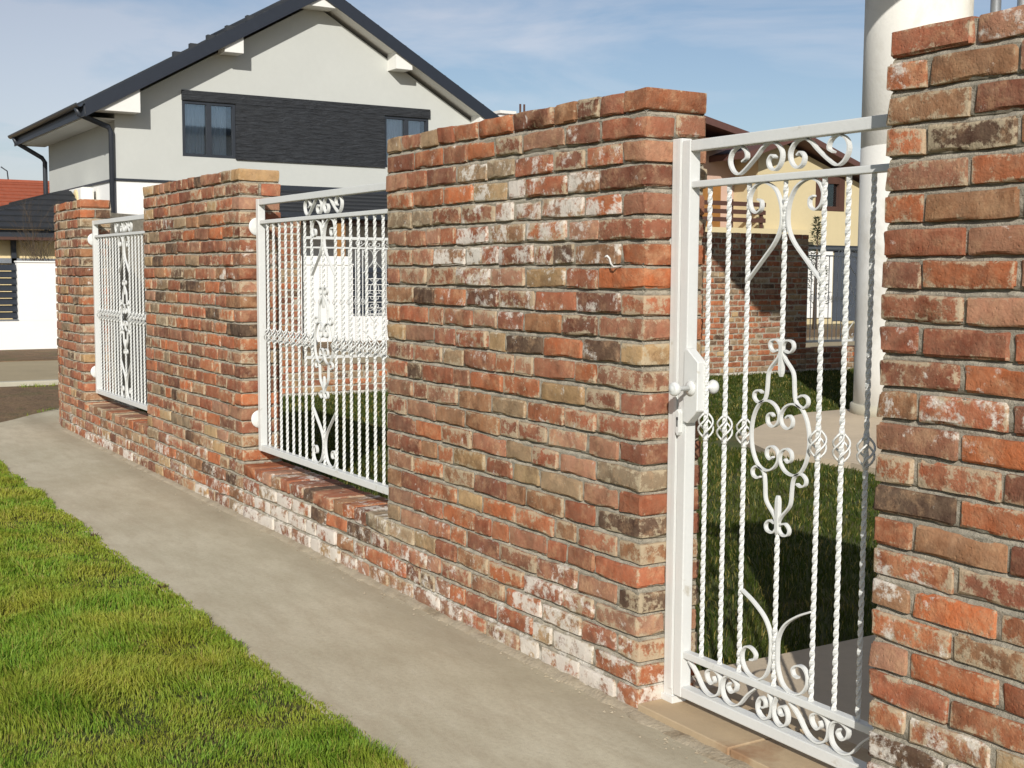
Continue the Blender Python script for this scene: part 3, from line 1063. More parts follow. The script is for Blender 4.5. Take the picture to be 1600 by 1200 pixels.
# round wall plates carrying the panels
pl_n = 0
for xw, who in ((-3.66, 'panel beside the broad pier'), (-7.45, 'farthest panel by the rounded pier')):
    for z, wh in ((1.625, 'upper'), (0.553, 'lower')):
        t = thing('wall_plate', f'{wh} round white wall plate of the {who}', 'wall plate', (xw, 0.104, z), 'round white wall plates')
        lathe('disc', [(0.048, 0.001), (0.051, 0.004), (0.050, 0.007), (0.038, 0.010), (0.015, 0.012)], (xw, 0.104, z), (1, 0, 0), 'white_iron', t, 22)
        for sg in (-1, 1):
            lathe('screw', [(0.006, 0.0), (0.006, 0.003), (0.003, 0.005)], (xw + 0.011, 0.104, z + sg * 0.03), (1, 0, 0), 'zinc', t, 8)
        box('arm', xw + 0.0125, xw + 0.036, 0.09, 0.12, z - 0.012, z + 0.012, 'white_iron', t, 0.002)

# small white hook in the broad pier
hk = tube('hook', [(-0.129, 0.012, 1.404), (-0.129, -0.022, 1.402), (-0.131, -0.030, 1.412), (-0.134, -0.033, 1.428), (-0.137, -0.040, 1.436), (-0.142, -0.044, 1.432)], 0.0032, 'white_iron', None, 6)
tag(hk, 'tiny white wire hook sticking out of the broad brick pier', 'hook')

# ------------------------------------------------------------------ grass
def npproj(P):
    v = P - np.array(CAM)
    d = v @ np.array(FW)
    return 800 + 1975 * (v @ np.array(RT)) / d, 600 - 1975 * (v @ np.array(UP)) / d, d

def vnoise(x, y, s, seed):
    """cheap value noise on arrays"""
    rs = np.random.RandomState(seed)
    G = rs.rand(256, 256)
    xx, yy = x * s + 1000, y * s + 1000
    xi, yi = np.floor(xx).astype(int), np.floor(yy).astype(int)
    fx, fy = xx - xi, yy - yi
    fx, fy = fx * fx * (3 - 2 * fx), fy * fy * (3 - 2 * fy)
    g = lambda a, b: G[a % 256, b % 256]
    return (g(xi, yi) * (1 - fx) + g(xi + 1, yi) * fx) * (1 - fy) + (g(xi, yi + 1) * (1 - fx) + g(xi + 1, yi + 1) * fx) * fy

def grass(name, pts, hts, widths, mat, seed, lean=0.55, tint=None):
    rs = np.random.RandomState(seed)
    n = len(pts)
    ang = rs.uniform(0, 2 * np.pi, n)
    ln = np.abs(rs.normal(0.45, lean * 0.6, n)) * hts
    # tufts lie over in a common direction
    la = 4 * np.pi * vnoise(pts[:, 0], pts[:, 1], 3.3, 77) + rs.normal(0, 0.9, n)
    wx, wy = np.cos(ang) * widths / 2, np.sin(ang) * widths / 2
    lx, ly = np.cos(la) * ln, np.sin(la) * ln
    V = np.zeros((n, 5, 3), np.float32)
    V[:, 0, 0], V[:, 0, 1] = pts[:, 0] - wx, pts[:, 1] - wy
    V[:, 1, 0], V[:, 1, 1] = pts[:, 0] + wx, pts[:, 1] + wy
    V[:, 0, 2] = V[:, 1, 2] = pts[:, 2]
    mx_, my_ = pts[:, 0] + lx * 0.35, pts[:, 1] + ly * 0.35
    V[:, 2, 0], V[:, 2, 1] = mx_ + wx * 0.8, my_ + wy * 0.8
    V[:, 3, 0], V[:, 3, 1] = mx_ - wx * 0.8, my_ - wy * 0.8
    V[:, 2, 2] = V[:, 3, 2] = pts[:, 2] + hts * 0.6
    V[:, 4, 0], V[:, 4, 1] = pts[:, 0] + lx, pts[:, 1] + ly
    V[:, 4, 2] = pts[:, 2] + hts * (1 - 0.25 * (ln / hts).clip(0, 1))
    base = (np.arange(n) * 5)[:, None]
    T = np.concatenate([base + np.array([[0, 1, 2]]), base + np.array([[0, 2, 3]]), base + np.array([[3, 2, 4]])], axis=1).reshape(-1).astype(np.int32)
    me = bpy.data.meshes.new(name)
    me.vertices.add(n * 5)
    me.vertices.foreach_set('co', V.reshape(-1))
    nt = n * 3
    me.loops.add(nt * 3)
    me.loops.foreach_set('vertex_index', T)
    me.polygons.add(nt)
    me.polygons.foreach_set('loop_start', np.arange(0, nt * 3, 3, dtype=np.int32))
    me.polygons.foreach_set('loop_total', np.full(nt, 3, np.int32))
    me.update(calc_edges=True)
    at = me.attributes.new('tint', 'FLOAT', 'POINT')
    at.data.foreach_set('value', np.repeat((rs.uniform(0, 1, n) if tint is None else tint).astype(np.float32), 5))
    me.materials.append(M[mat])
    o = bpy.data.objects.new(name, me)
    COL.objects.link(o)
    o['kind'] = 'stuff'
    return o

rs = np.random.RandomState(5)
N = 1500000
x = rs.uniform(-8.0, 2.6, N)
y = rs.uniform(-4.6, -0.70, N)
P = np.stack([x, y, np.full(N, -0.009)], 1)
px, py, d = npproj(P)
edge = -0.838 + 0.014 * (vnoise(x, y * 0, 5, 1) - 0.5) * 2 + np.abs(rs.normal(0, 0.011, N)) + 0.010 * (vnoise(x, y * 0, 19, 2) - 0.5) * 2
vis = (d > 1.8) & (px > -260) & (px < 900) & (py < 1400)
clump = vnoise(x, y, 3.6, 8) * 0.55 + vnoise(x, y, 9.5, 9) * 0.30 + vnoise(x, y, 24, 10) * 0.15
dens = np.clip((3.6 / np.maximum(d, 0.1)) ** 1.15, 0, 1) * np.clip(0.35 + 1.1 * clump + np.clip(1 - (edge - y) / 0.08, 0, 1), 0.5, 1.5)
keep = vis & (y < edge) & (rs.rand(N) < dens * 0.85)
far = (~vis) & (y < edge) & (rs.rand(N) < 0.30 * np.clip(dens, 0.15, 1))
keep |= far
P, x, y, d, clump, edge = P[keep], x[keep], y[keep], d[keep], clump[keep], edge[keep]
hump = np.clip((clump - 0.34) / 0.36, 0, 1)
ht = (0.015 + 0.027 * hump ** 1.3) * rs.uniform(0.55, 1.35, len(x))
ht *= np.clip(0.75 + (edge - y) / 0.4, 0.75, 1)
P[:, 2] = np.where(y > -0.853, -0.002, P[:, 2] + 0.004)
P[:, 2] += 0.030 * vnoise(x, y, 3.0, 14) * np.clip((edge - y) / 0.3, 0, 1)
wd = rs.uniform(0.0018, 0.0038, len(x)) * np.clip(np.abs(d) / 4, 0.9, 2.2) * np.where(far[keep], 1.6, 1)
g = grass('grass', P, ht, wd, 'blade', 21)
tag(g, 'green lawn grass with yellow patches beside the concrete path', 'grass')
print('front blades', len(x))
# yard grass, where the gates let one see it
N = 900000
x = rs.uniform(-10.2, 1.0, N)
y = rs.uniform(0.28, 16, N)
P = np.stack([x, y, np.full(N, -0.028)], 1)
px, py, d = npproj(P)
paved = ((x > -0.22) & (x < 1.15) & (y < 4.2)) | ((y > 4.4) & (x > -5.2 - (y - 5.0) * 0.5) & (y < 9) & (x > -6.1))
vis = (((px > 1070) & (px < 1380)) | ((px > 400) & (px < 610)) | ((px > 140) & (px < 240))) & (d > 2)
keep = vis & ~paved & (rs.rand(N) < np.clip(4.5 / d, 0, 1))
keep |= (~vis) & ~paved & (rs.rand(N) < 0.05)
P, d = P[keep], d[keep]
ht = (0.024 + 0.03 * vnoise(P[:, 0], P[:, 1], 4, 12)) * rs.uniform(0.6, 1.3, len(P))
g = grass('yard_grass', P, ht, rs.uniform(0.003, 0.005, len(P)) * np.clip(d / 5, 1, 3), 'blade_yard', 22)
tag(g, 'mown grass inside the yard seen through the gate bars', 'grass')
print('yard blades', len(P))
# verge weeds across the corner
N = 26000
x = rs.uniform(-13.1, -9.6, N)
y = rs.uniform(-3.5, 3.0, N)
k = (vnoise(x, y, 1.6, 31) > 0.76) & ~((np.hypot(x - ARC_C[0], y - ARC_C[1]) < 2.62) & (y < 2.2)) & ~((y >= 2.15) & (x > -10.8))
P = np.stack([x, y, np.full(N, -0.045)], 1)[k]
g = grass('verge_weeds', P, rs.uniform(0.02, 0.06, len(P)), rs.uniform(0.006, 0.010, len(P)), 'blade', 23)
tag(g, 'sparse weeds on the bare soil strip beyond the corner', 'weeds')

# dry weed tufts along the lawn edge
def tuft(x, y, s, label):
    rg = random.Random(int(x * 1000))
    V, F = [], []
    for i in range(34):
        a = rg.uniform(0, 6.28)
        r = rg.uniform(0.0, 0.6) * s
        h = rg.uniform(0.3, 1.0) * s
        bx, by = x + math.cos(a) * r * 0.5, y + math.sin(a) * r * 0.5
        tx, ty = x + math.cos(a) * (r + h * 0.5), y + math.sin(a) * (r + h * 0.5)
        w = s * rg.uniform(0.05, 0.13)
        k = len(V)
        V += [(bx, by, -0.01), ((bx + tx) / 2 - math.sin(a) * w, (by + ty) / 2 + math.cos(a) * w, h * 0.5), (tx, ty, h * 0.62), ((bx + tx) / 2 + math.sin(a) * w, (by + ty) / 2 - math.cos(a) * w, h * 0.5)]
        F.append((k, k + 1, k + 2, k + 3))
    o = mesh_obj('weed_tuft', V, F, 'dryleaf')
    tag(o, label, 'weed', 'dry weed tufts')
tuft(-3.55, -0.842, 0.035, 'dry weed tuft on the lawn edge farthest up the path')
tuft(-2.30, -0.842, 0.035, 'dry weed tuft on the lawn edge midway along the path')
tuft(-1.33, -0.842, 0.035, 'dry weed tuft on the lawn edge nearest the camera')

# ------------------------------------------------------------------ the house with the gable
H1 = thing('gable_house', 'light grey gabled house with black slate band and dark roof behind the wall', 'house', (-26, 8.5, 0))
GX, Y0, Y1 = -23.0, 4.2, 12.8
XB = -29.35
AY, AZ, SL = 8.5, 7.42, 0.57
def roof_z(y):
    return AZ - abs(y - AY) * SL
prism('ground_floor_wall', [(Y0, -0.1), (Y1, -0.1), (Y1, 3.17), (Y0, 3.17)], 'x', XB, GX, 'render_white', H1)
# upper wall with window openings: front wall pieces round the openings
uw = bmesh.new()
def quad(bm, pts):
    bm.faces.new([bm.verts.new(p) for p in pts])
WINS = [(5.57, 6.70, 3.73, 4.87), (10.16, 11.28, 3.72, 4.87)]
def gz(y):
    return roof_z(y) - 0.30
ycuts = [Y0, 5.57, 6.70, AY, 10.16, 11.28, Y1]
for a, b in zip(ycuts[:-1], ycuts[1:]):
    w = [q for q in WINS if abs(q[0] - a) < 1e-6]
    if w:
        z0, z1 = w[0][2], w[0][3]
        quad(uw, [(GX, a, 3.22), (GX, b, 3.22), (GX, b, z0), (GX, a, z0)])
        quad(uw, [(GX, a, z1), (GX, b, z1), (GX, b, gz(b)), (GX, a, gz(a))])
        for yy in (a, b):
            quad(uw, [(GX, yy, z0), (GX - 0.2, yy, z0), (GX - 0.2, yy, z1), (GX, yy, z1)])
        for zz in (z0, z1):
            quad(uw, [(GX, a, zz), (GX, b, zz), (GX - 0.2, b, zz), (GX - 0.2, a, zz)])
    else:
        quad(uw, [(GX, a, 3.22), (GX, b, 3.22), (GX, b, gz(b)), (GX, a, gz(a))])
quad(uw, [(GX, Y0, 3.22), (XB, Y0, 3.22), (XB, Y0, gz(Y0)), (GX, Y0, gz(Y0))])
quad(uw, [(GX, Y1, 3.22), (XB, Y1, 3.22), (XB, Y1, gz(Y1)), (GX, Y1, gz(Y1))])
quad(uw, [(XB, Y0, 3.22), (XB, Y1, 3.22), (XB, Y1, gz(Y1)), (XB, AY, gz(AY)), (XB, Y0, gz(Y0))])
bm_obj('upper_wall', uw, 'render_grey', H1)
box('trim_strip', XB - 0.03, GX + 0.035, Y0 - 0.035, Y1 + 0.03, 3.172, 3.218, 'anthracite', H1)
# slate band
for a, b, z0, z1 in ((6.70, 10.16, 3.71, 4.867), (5.56, 11.31, 4.872, 5.075)):
    box('slate_band', GX + 0.002, GX + 0.045, a, b, z0, z1, 'slate', H1)
for n, (a, b, z0, z1) in enumerate(WINS):
    w = box('window', GX - 0.16, GX - 0.15, a, b, z0, z1, 'room', H1)
    for p in ((a + 0.001, a + 0.06, z0, z1), (b - 0.06, b - 0.001, z0, z1), ((a + b) / 2 - 0.05, (a + b) / 2 + 0.05, z0 + 0.061, z1 - 0.061)):
        o = box('frame', GX - 0.08, GX + 0.005, p[0], p[1], p[2] + 0.001, p[3] - 0.001, 'anthracite')
        o.parent = w
    for p in ((z0 + 0.001, z0 + 0.06), (z1 - 0.06, z1 - 0.001)):
        o = box('frame', GX - 0.079, GX + 0.004, a + 0.061, b - 0.061, p[0], p[1], 'anthracite')
        o.parent = w
    mid = (a + b) / 2
    for p in ((a + 0.06, mid - 0.05), (mid + 0.05, b - 0.06)):
        o = box('pane', GX - 0.05, GX - 0.044, p[0], p[1], z0 + 0.06, z1 - 0.06, 'glass')
        o.parent = w
    for p in ((a + 0.07, mid - 0.06), (mid + 0.08, b - 0.16)):
        V, F = [], []
        for i in range(25):
            yy = p[0] + (p[1] - p[0]) * i / 24
            xx = GX - 0.12 + 0.015 * math.sin(i * 1.7)
            V += [(xx, yy, z0 + 0.02), (xx, yy, z1 - 0.02)]
        F = [(2 * i, 2 * i + 2, 2 * i + 3, 2 * i + 1) for i in range(24)]
        o = mesh_obj('curtain', V, F, 'curtain')
        o.parent = w
# roof
RX0, RX1 = XB - 0.45, GX + 0.47
YE0, YE1 = 3.52, 13.48
roof = prism('roof', [(YE0, roof_z(YE0) - 0.20), (AY, AZ - 0.20), (YE1, roof_z(YE1) - 0.20), (YE1, roof_z(YE1) - 0.04), (AY, AZ - 0.04), (YE0, roof_z(YE0) - 0.04)], 'x', RX0, RX1, 'soffit', H1)
def sub(o, part):
    o.parent = part
    return o
for sg, ye in ((-1, YE0), (1, YE1)):
    pts = [(ye, roof_z(ye) - 0.235), (AY, AZ - 0.235), (AY, AZ + 0.055), (ye, roof_z(ye) + 0.055)]
    sub(prism('rake_board', pts, 'x', RX1 + 0.002, RX1 + 0.03, 'fascia'), roof)
    nrow = 15
    cosv = 1 / math.hypot(1, SL)
    for i in range(nrow):
        ya = ye + (AY - ye) * i / nrow - sg * -0.0
        yb = ye + (AY - ye) * (i + 1.16) / nrow
        if i == nrow - 1:
            yb = AY
        za, zb_ = roof_z(ya), roof_z(yb)
        pts = [(ya, za + 0.02), (yb, zb_ - 0.03), (yb, zb_ + 0.01), (ya, za + 0.078)]
        sub(prism('tile_row', pts, 'x', RX0 - 0.02, RX1, 'roof_dark'), roof)
sub(tube('ridge_tile', [(RX0 - 0.03, AY, AZ + 0.04), (RX1 + 0.07, AY, AZ + 0.04)], 0.09, 'roof_dark', None, 10), roof)
sub(prism('apex_box', [(AY - 0.32, gz(AY - 0.32) + 0.06), (AY + 0.32, gz(AY - 0.32) + 0.06), (AY, gz(AY) + 0.09)], 'x', GX + 0.002, RX1 - 0.02, 'soffit'), roof)
for yy in (5.36, 5.70, 6.06, 6.46, 6.90):
    sub(box('snow_guard', RX1 - 0.16, RX1 - 0.02, yy - 0.07, yy + 0.07, roof_z(yy) + 0.02, roof_z(yy) + 0.135, 'roof_dark'), roof)
for ye, sg in ((YE0, -1), (YE1, 1)):
    a, b = sorted((ye + sg * 0.002, ye + sg * 0.028))
    sub(box('eave_board', RX0, RX1, a, b, roof_z(ye) - 0.225, roof_z(ye) - 0.01, 'fascia'), roof)
# boxed eaves and purlin ends
box('eave_soffit', XB - 0.40, GX - 0.002, YE0 + 0.08, Y0 - 0.002, 4.37, 4.40, 'soffit', H1)
prism('eave_box', [(3.72, 4.50), (4.60, 4.50), (4.60, gz(4.6) + 0.10), (3.72, gz(3.72) + 0.10)], 'x', GX + 0.002, RX1 - 0.03, 'soffit', H1)
for s in (-1, 1):
    yc = AY + s * 1.95
    a, b = sorted((yc - 0.20, yc + 0.20))
    zb_ = gz(AY + s * 2.18) - 0.02
    prism('purlin_end', [(a, zb_), (b, zb_), (b, gz(b) + 0.10), (a, gz(a) + 0.10)], 'x', GX + 0.002, RX1 - 0.03, 'soffit', H1)
yc = 12.4
prism('eave_box', [(12.4, 4.50), (13.28, 4.50), (13.28, gz(13.28) + 0.10), (12.4, gz(12.4) + 0.10)], 'x', GX + 0.002, RX1 - 0.03, 'soffit', H1)
# gutter and downpipes
V, F = [], []
for i, xg in enumerate((XB - 0.45, GX + 0.50)):
    for k in range(9):
        a = math.pi * k / 8
        V.append((xg, YE0 - 0.105 - 0.07 * math.cos(a), 4.60 - 0.075 * math.sin(a)))
F = [(k, k + 1, 9 + k + 1, 9 + k) for k in range(8)]
o = mesh_obj('gutter', V, F, 'anthracite', H1)
md = o.modifiers.new('thickness', 'SOLIDIFY')
md.thickness = 0.012
tube('downpipe', [(GX + 0.20, YE0 - 0.10, 4.54), (GX + 0.19, YE0 - 0.06, 4.42), (GX + 0.06, 4.06, 4.22), (GX + 0.03, 4.12, 4.12), (GX + 0.03, 4.12, -0.1)], 0.055, 'anthracite', H1, 10)
tube('downpipe', [(XB - 0.1, YE0 - 0.10, 4.54), (XB - 0.1, YE0 - 0.05, 4.42), (XB - 0.08, 4.06, 4.08), (XB - 0.06, 4.12, 3.98), (XB - 0.06, 4.12, -0.1)], 0.055, 'anthracite', H1, 10)

# air conditioner on the side wall of that house
ac = thing('air_conditioner', 'cream air conditioner box on the grey house behind the rounded pier', 'air conditioner', (-25.5, 4.0, 2.6))
box('casing', -25.75, -24.55, 3.86, 4.14, 2.62, 3.12, 'soffit', ac, 0.06)
lathe('fan_grille', [(0.22, 0.0), (0.22, 0.02), (0.17, 0.03), (0.04, 0.03)], (-25.0, 3.86, 2.86), (0, -1, 0), 'cream', ac, 20)

def tiled_slope(name, p00, p10, p11, p01, rows, mat, parent, lift=0.05):
    """eave edge p00-p10, upper edge p01-p11; each course its own piece"""
    p00, p10, p11, p01 = map(Vector, (p00, p10, p11, p01))
    for i in range(rows):
        a, b = i / rows, min(1, (i + 1.15) / rows)
        L0, L1 = p00.lerp(p01, a), p10.lerp(p11, a)
        U0, U1 = p00.lerp(p01, b), p10.lerp(p11, b)
        n = (p10 - p00).cross(p01 - p00)
        n = n.normalized() if n.length > 1e-6 else Vector((0, 0, 1))
        if n.z < 0:
            n = -n
        V = [L0, L1, U1, U0, L0 + n * lift, L1 + n * lift, U1 + n * lift * 0.25, U0 + n * lift * 0.25]
        o = mesh_obj(name, V, [(0, 3, 2, 1), (4, 5, 6, 7), (0, 1, 5, 4), (1, 2, 6, 5), (2, 3, 7, 6), (3, 0, 4, 7)], mat, parent)
# outbuilding with a dark hipped roof at the left
ob = thing('outbuilding', 'low cream outbuilding with dark hipped tile roof beyond the white street wall', 'outbuilding', (-26, 2.4, 0))
box('wall', -29.0, -24.0, 1.6, 3.6, -0.1, 2.02, 'cream', ob)
prism('fascia', [(1.4, 2.02), (3.78, 2.02), (3.78, 2.16), (1.4, 2.16)], 'x', -29.4, -23.55, 'anthracite', ob)
box('eave_lining', -23.9, -23.5, 1.45, 4.0, 1.96, 2.018, 'brown_wood', ob)
tiled_slope('tile_row', (-23.45, 1.3, 2.17), (-23.45, 3.8, 2.17), (-25.2, 3.8, 3.05), (-25.2, 3.6, 3.05), 7, 'roof_dark', ob)
tiled_slope('tile_row', (-29.4, 1.3, 2.17), (-23.45, 1.3, 2.17), (-25.2, 3.6, 3.05), (-29.4, 3.6, 3.05), 7, 'roof_dark', ob)
for yy in (2.38,):
    box('post', -23.98, -23.9, yy - 0.05, yy + 0.05, 0, 1.958, 'anthracite', ob)
box('rail', -23.99, -23.9, 1.62, 3.55, 1.50, 1.60, 'zinc', ob)
# low tiled porch roof in front of the gable, right of the middle pier
an = thing('porch', 'low dark tiled porch in front of the grey gabled house', 'porch', (-21.8, 9, 0))
tiled_slope('tile_row', (-21.2, 6.2, 2.55), (-21.2, 12.4, 2.55), (-22.6, 12.4, 3.10), (-22.6, 6.2, 3.10), 6, 'roof_dark', an)
box('ridge_flashing', -22.98, -22.5, 6.2, 12.4, 3.08, 3.155, 'anthracite', an)
box('gutter', -21.22, -21.1, 6.15, 12.45, 2.46, 2.56, 'anthracite', an)
box('ceiling', -22.9, -21.3, 6.3, 12.3, 2.38, 2.43, 'brown_wood', an)
for yy in (6.5, 8.34, 10.4, 12.2):
    box('post', -21.42, -21.26, yy - 0.09, yy + 0.09, -0.05, 2.378, 'ochre_wood' if yy == 8.34 else 'anthracite', an)
box('door', -22.985, -22.93, 7.0, 8.0, 0, 2.1, 'anthracite', an)

# white street wall of that neighbour
nw = thing('street_wall', 'white rendered street wall with dark louvre bay across the side road', 'wall', (-20.7, 4, 0))
FX = -20.6
box('plinth', FX - 0.2, FX, -4, 12.5, -0.2, 0.47, 'render_white', nw)
for a, b in ((1.85, 4.4), (6.9, 8.3), (-1.2, -0.6), (11.6, 12.5)):
    box('pillar', FX - 0.199, FX - 0.001, a, b, 0.471, 1.50, 'render_white', nw)
    box('coping', FX - 0.22, FX + 0.02, a - 0.015, b + 0.015, 1.502, 1.53, 'render_white', nw, 0.006)
box('cap', FX - 0.16, FX - 0.04, 7.0, 8.25, 1.532, 1.68, 'render_white', nw)
for a, b in ((-0.6, 1.85), (4.4, 6.9), (8.3, 11.6), (-4, -1.2)):
    box('sill', FX - 0.21, FX + 0.012, a + 0.002, b - 0.002, 0.472, 0.492, 'zinc', nw)
    for k in range(8):
        z = 0.52 + k * 0.12
        prism('louvre', [(FX - 0.14, z + 0.09), (FX - 0.12, z + 0.10), (FX - 0.05, z + 0.005), (FX - 0.07, z - 0.005)], 'y', a + 0.004, b - 0.004, 'anthracite', nw)
def shrub(name, x, y, h, label, seed, mat_t='bark'):
    rg = random.Random(seed)
    r = thing(name, label, 'shrub', (x, y, 0))
    V, F = [], []
    def br(p, d, L, rad, dep):
        q = p + d * L
        mid_ = p + d * L * 0.5 + Vector((rg.uniform(-1, 1), rg.uniform(-1, 1), 0)) * L * 0.08
        v, f = tube_vf([p, mid_, q], [rad, rad * 0.85, rad * 0.6], 4)
        b = len(V)
        V.extend(v)
        F.extend([tuple(k + b for k in x_) for x_ in f])
        if dep > 0:
            for _ in range(rg.choice([2, 3, 3])):
                nd = (d + Vector((rg.uniform(-1, 1), rg.uniform(-1, 1), rg.uniform(-0.3, 0.6))) * 0.62).normalized()
                br(p + d * L * rg.uniform(0.45, 1), nd, L * rg.uniform(0.5, 0.75), rad * 0.55, dep - 1)
    for i in range(6):
        a = i * 1.05 + rg.uniform(-0.3, 0.3)
        br(Vector((x, y, -0.05)), Vector((math.cos(a) * 0.3, math.sin(a) * 0.3, 1)).normalized(), h * 0.4, 0.016, 4)
    mesh_obj('branches', V, F, mat_t, r)
    return r
shrub('bare_shrub', -23.2, 2.9, 3.2, 'bare twiggy shrub rising beside the low outbuilding roof', 9)

# orange roofed house far left
oh = thing('tile_house', 'distant house with an orange tile roof behind the low dark roof', 'house', (-47, 4, 0))
box('wall', -50.5, -45.2, -2, 7.6, -0.1, 3.0, 'cream', oh)
tiled_slope('tile_row', (-44.8, -2.5, 2.95), (-44.8, 8.0, 2.95), (-47.8, 8.0, 4.65), (-47.8, -2.5, 4.65), 12, 'roof_orange', oh, 0.06)
tiled_slope('tile_row', (-50.8, -2.5, 2.95), (-50.8, 8.0, 2.95), (-47.8, 8.0, 4.65), (-47.8, -2.5, 4.65), 12, 'roof_orange', oh, 0.06)
box('ridge', -47.9, -47.7, -2.55, 8.05, 4.64, 4.74, 'roof_orange', oh)
tube('aerial', [(-47.8, 6.45, 4.7), (-47.8, 6.42, 5.05), (-47.8, 6.2, 5.2)], 0.025, 'anthracite', oh, 5)

# roof of a far house just showing over the broad pier: only the chimney and dish clear it
fh = thing('far_house', 'distant roof whose white chimney and vent pipes just clear the broad pier', 'house', (-34, 20, 0))
box('wall', -38, -31, 15.6, 24, -0.1, 3.8, 'cream', fh)
prism('roof', [(15.2, 3.8), (24.4, 3.8), (19.8, 6.1)], 'x', -38.4, -30.6, 'brown_roof', fh)
CHIM_Y = 20.05
box('chimney', -34.4, -34.0, CHIM_Y - 0.30, CHIM_Y + 0.22, 5.5, 6.70, 'render_white', fh)
box('chimney_cap', -34.5, -33.9, CHIM_Y - 0.36, CHIM_Y + 0.28, 6.702, 6.80, 'soffit', fh)
for k in range(2):
    tube('vent_pipe', [(-34.2, CHIM_Y + 0.62 + 0.16 * k, 5.5), (-34.2, CHIM_Y + 0.62 + 0.16 * k, 6.3), (-34.2, CHIM_Y + 0.62 + 0.16 * k, 7.10)], 0.035, 'brown_wood', fh, 8)

# yellow and pink house behind the side wall
yh = thing('balcony_house', 'yellow and pink house with brown roof and plank balcony beyond the side wall', 'house', (-25.5, 23, 0))
YX = -24.0
box('pink_wall', -30, YX - 1.0, 18.5, 22.24, -0.1, 4.9, 'pink', yh)
yw = bmesh.new()
yc_ = [22.25, 24.49, 25.67, 27.4]
def yz(y):
    return 5.06 - abs(y - 23.3) * 0.33
for a, b in zip(yc_[:-1], yc_[1:]):
    if abs(a - 24.49) < 1e-6:
        quad(yw, [(YX, a, -0.1), (YX, b, -0.1), (YX, b, 3.22), (YX, a, 3.22)])
        quad(yw, [(YX, a, 4.24), (YX, b, 4.24), (YX, b, yz(b)), (YX, a, yz(a))])
        for yy in (a, b):
            quad(yw, [(YX, yy, 3.22), (YX - 0.25, yy, 3.22), (YX - 0.25, yy, 4.24), (YX, yy, 4.24)])
        for zz in (3.22, 4.24):
            quad(yw, [(YX, a, zz), (YX, b, zz), (YX - 0.25, b, zz), (YX - 0.25, a, zz)])
    else:
        pts = [(YX, a, -0.1), (YX, b, -0.1), (YX, b, yz(b))]
        if a < 23.3 < b:
            pts.append((YX, 23.3, yz(23.3)))
        quad(yw, pts + [(YX, a, yz(a))])
quad(yw, [(YX, 22.25, -0.1), (-30, 22.25, -0.1), (-30, 22.25, yz(22.25)), (YX, 22.25, yz(22.25))])
bm_obj('yellow_wall', yw, 'yellow', yh)
w = box('window', YX - 0.24, YX - 0.2, 24.50, 25.66, 3.23, 4.23, 'room', yh)
for p in ((24.50, 24.72, 3.23, 4.23), (25.44, 25.66, 3.23, 4.23), (24.73, 25.43, 4.02, 4.22), (24.73, 25.43, 3.23, 3.36)):
    o = box('frame', YX - 0.18, YX + 0.01, *p, 'brown_wood')
    o.parent = w
o = box('pane', YX - 0.12, YX - 0.11, 24.72, 25.44, 3.36, 4.02, 'glass')
o.parent = w
def ry(y, t):
    return 5.18 - abs(y - 23.3) * 0.33 + t
rf = prism('roof', [(21.3, ry(21.3, 0)), (23.3, ry(23.3, 0)), (27.9, ry(27.9, 0)), (27.9, ry(27.9, 0.17)), (23.3, ry(23.3, 0.17)), (21.3, ry(21.3, 0.17))], 'x', -30.4, YX + 0.7, 'brown_roof', yh)
prism('roof', [(19.0, 5.60), (21.55, 5.08), (21.55, 5.26), (19.0, 5.80)], 'x', -30.4, YX + 0.4, 'brown_roof', yh)
box('eave_beam', YX - 1.0, YX + 0.2, 18.6, 21.6, 4.9, 5.05, 'brown_wood', yh)
bs = box('balcony_slab', YX - 1.0, YX + 0.35, 17.0, 24.2, 2.30, 2.64, 'yellow', yh)
for k in range(3):
    box('plank', YX + 0.26, YX + 0.30, 17.1, 22.3, 2.80 + k * 0.22, 2.92 + k * 0.22, 'brown_wood', yh)
for yy in (17.3, 18.6, 19.9, 21.1, 22.2):
    box('baluster', YX + 0.20, YX + 0.258, yy - 0.04, yy + 0.04, 2.641, 3.42, 'brown_wood', yh)
d = box('balcony_door', YX - 0.998, YX - 0.93, 20.85, 21.7, 2.645, 3.92, 'ochre_wood', yh)
# ground floor doors behind the side panel
for a, b in ((23.5, 23.9), (23.95, 25.2)):
    box('shutter', YX + 0.002, YX + 0.06, a, b, 0.1, 2.05, 'render_white', yh)
box('slab_shade_strip', YX + 0.002, YX + 0.09, 23.4, 26.6, 2.06, 2.22, 'anthracite', yh)  # dark strip standing in for the house slab's shadow over the doors
box('garage_opening', YX + 0.003, YX + 0.03, 25.3, 26.5, 0.0, 2.05, 'room', yh)

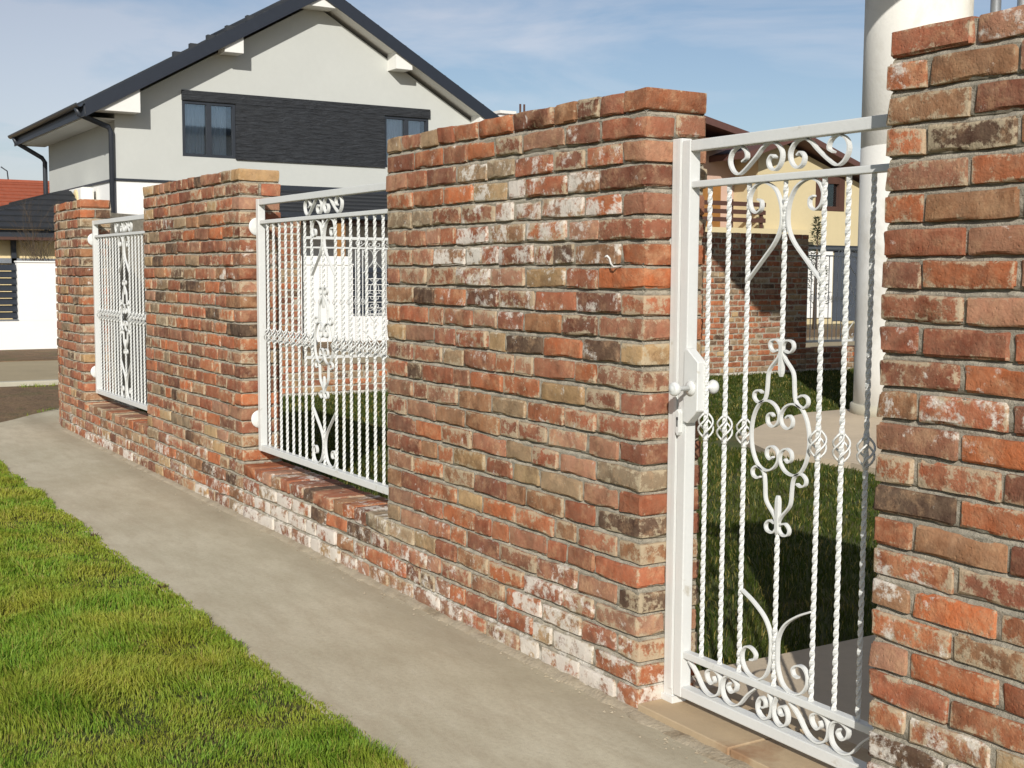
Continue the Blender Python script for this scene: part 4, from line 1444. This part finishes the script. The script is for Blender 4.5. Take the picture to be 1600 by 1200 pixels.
# small dark conifer in front of that house
cf = thing('conifer', 'small dark conifer top above the side wall, before the yellow house', 'tree', (-21.0, 21.6, 0))
tube('trunk', [(-21.0, 21.6, -0.1), (-21.0, 21.6, 1.2), (-20.98, 21.62, 2.7)], [0.06, 0.04, 0.008], 'bark', cf, 6)
rg = random.Random(8)
V, F = [], []
for i in range(900):
    t = rg.random() ** 0.8
    z = 0.5 + 2.35 * t
    rad = (0.42 * (1 - t) + 0.03) * math.sqrt(rg.random())
    a = rg.uniform(0, 6.28)
    p = Vector((-21.0 + math.cos(a) * rad, 21.6 + math.sin(a) * rad, z))
    dv = Vector((math.cos(a), math.sin(a), rg.uniform(-0.2, 0.8))).normalized()
    sd = dv.cross(Vector((rg.uniform(-1, 1), rg.uniform(-1, 1), 1))).normalized() * 0.018
    L = rg.uniform(0.06, 0.13)
    k = len(V)
    V += [p - sd, p + sd, p + dv * L]
    F.append((k, k + 1, k + 2))
mesh_obj('crown', V, F, 'leaf', cf)

# white round column and terrace house in the yard
yhs = thing('terrace_house', 'white house corner with thick round column behind the gate', 'house', (-2.5, 9.5, 0))
CC = (-5.47, 7.42)
lathe('column_base', [(0.53, -0.02), (0.53, 0.10), (0.515, 0.115)], (CC[0], CC[1], 0.0), (0, 0, 1), 'kerb', yhs, 48)
lathe('column', [(0.50, -0.05), (0.50, 0.5), (0.50, 2.598), (0.494, 2.602), (0.494, 2.612), (0.50, 2.616), (0.498, 5.14)], (CC[0], CC[1], 0.0), (0, 0, 1), 'column_white', yhs, 64)
box('balcony_slab', -6.0, -3.3, 4.8, 9.2, 5.16, 5.42, 'column_white', yhs)  # unseen slab added overhead to cast the slanting shadow on the side wall
box('wall', -4.4, 6, 8.3, 15, -0.05, 6.2, 'column_white', yhs)
box('roof_edge', -4.7, 6.3, 8.0, 15.3, 6.2, 6.45, 'anthracite', yhs)
for k in range(2):
    xx, yy = CC[0] + 0.45 + 0.16 * k, CC[1] + 0.55 + 0.18 * k
    tube('downpipe', [(xx, yy, 0), (xx, yy, 2.5), (xx, yy, 5.15)], 0.05, 'zinc', yhs, 10)
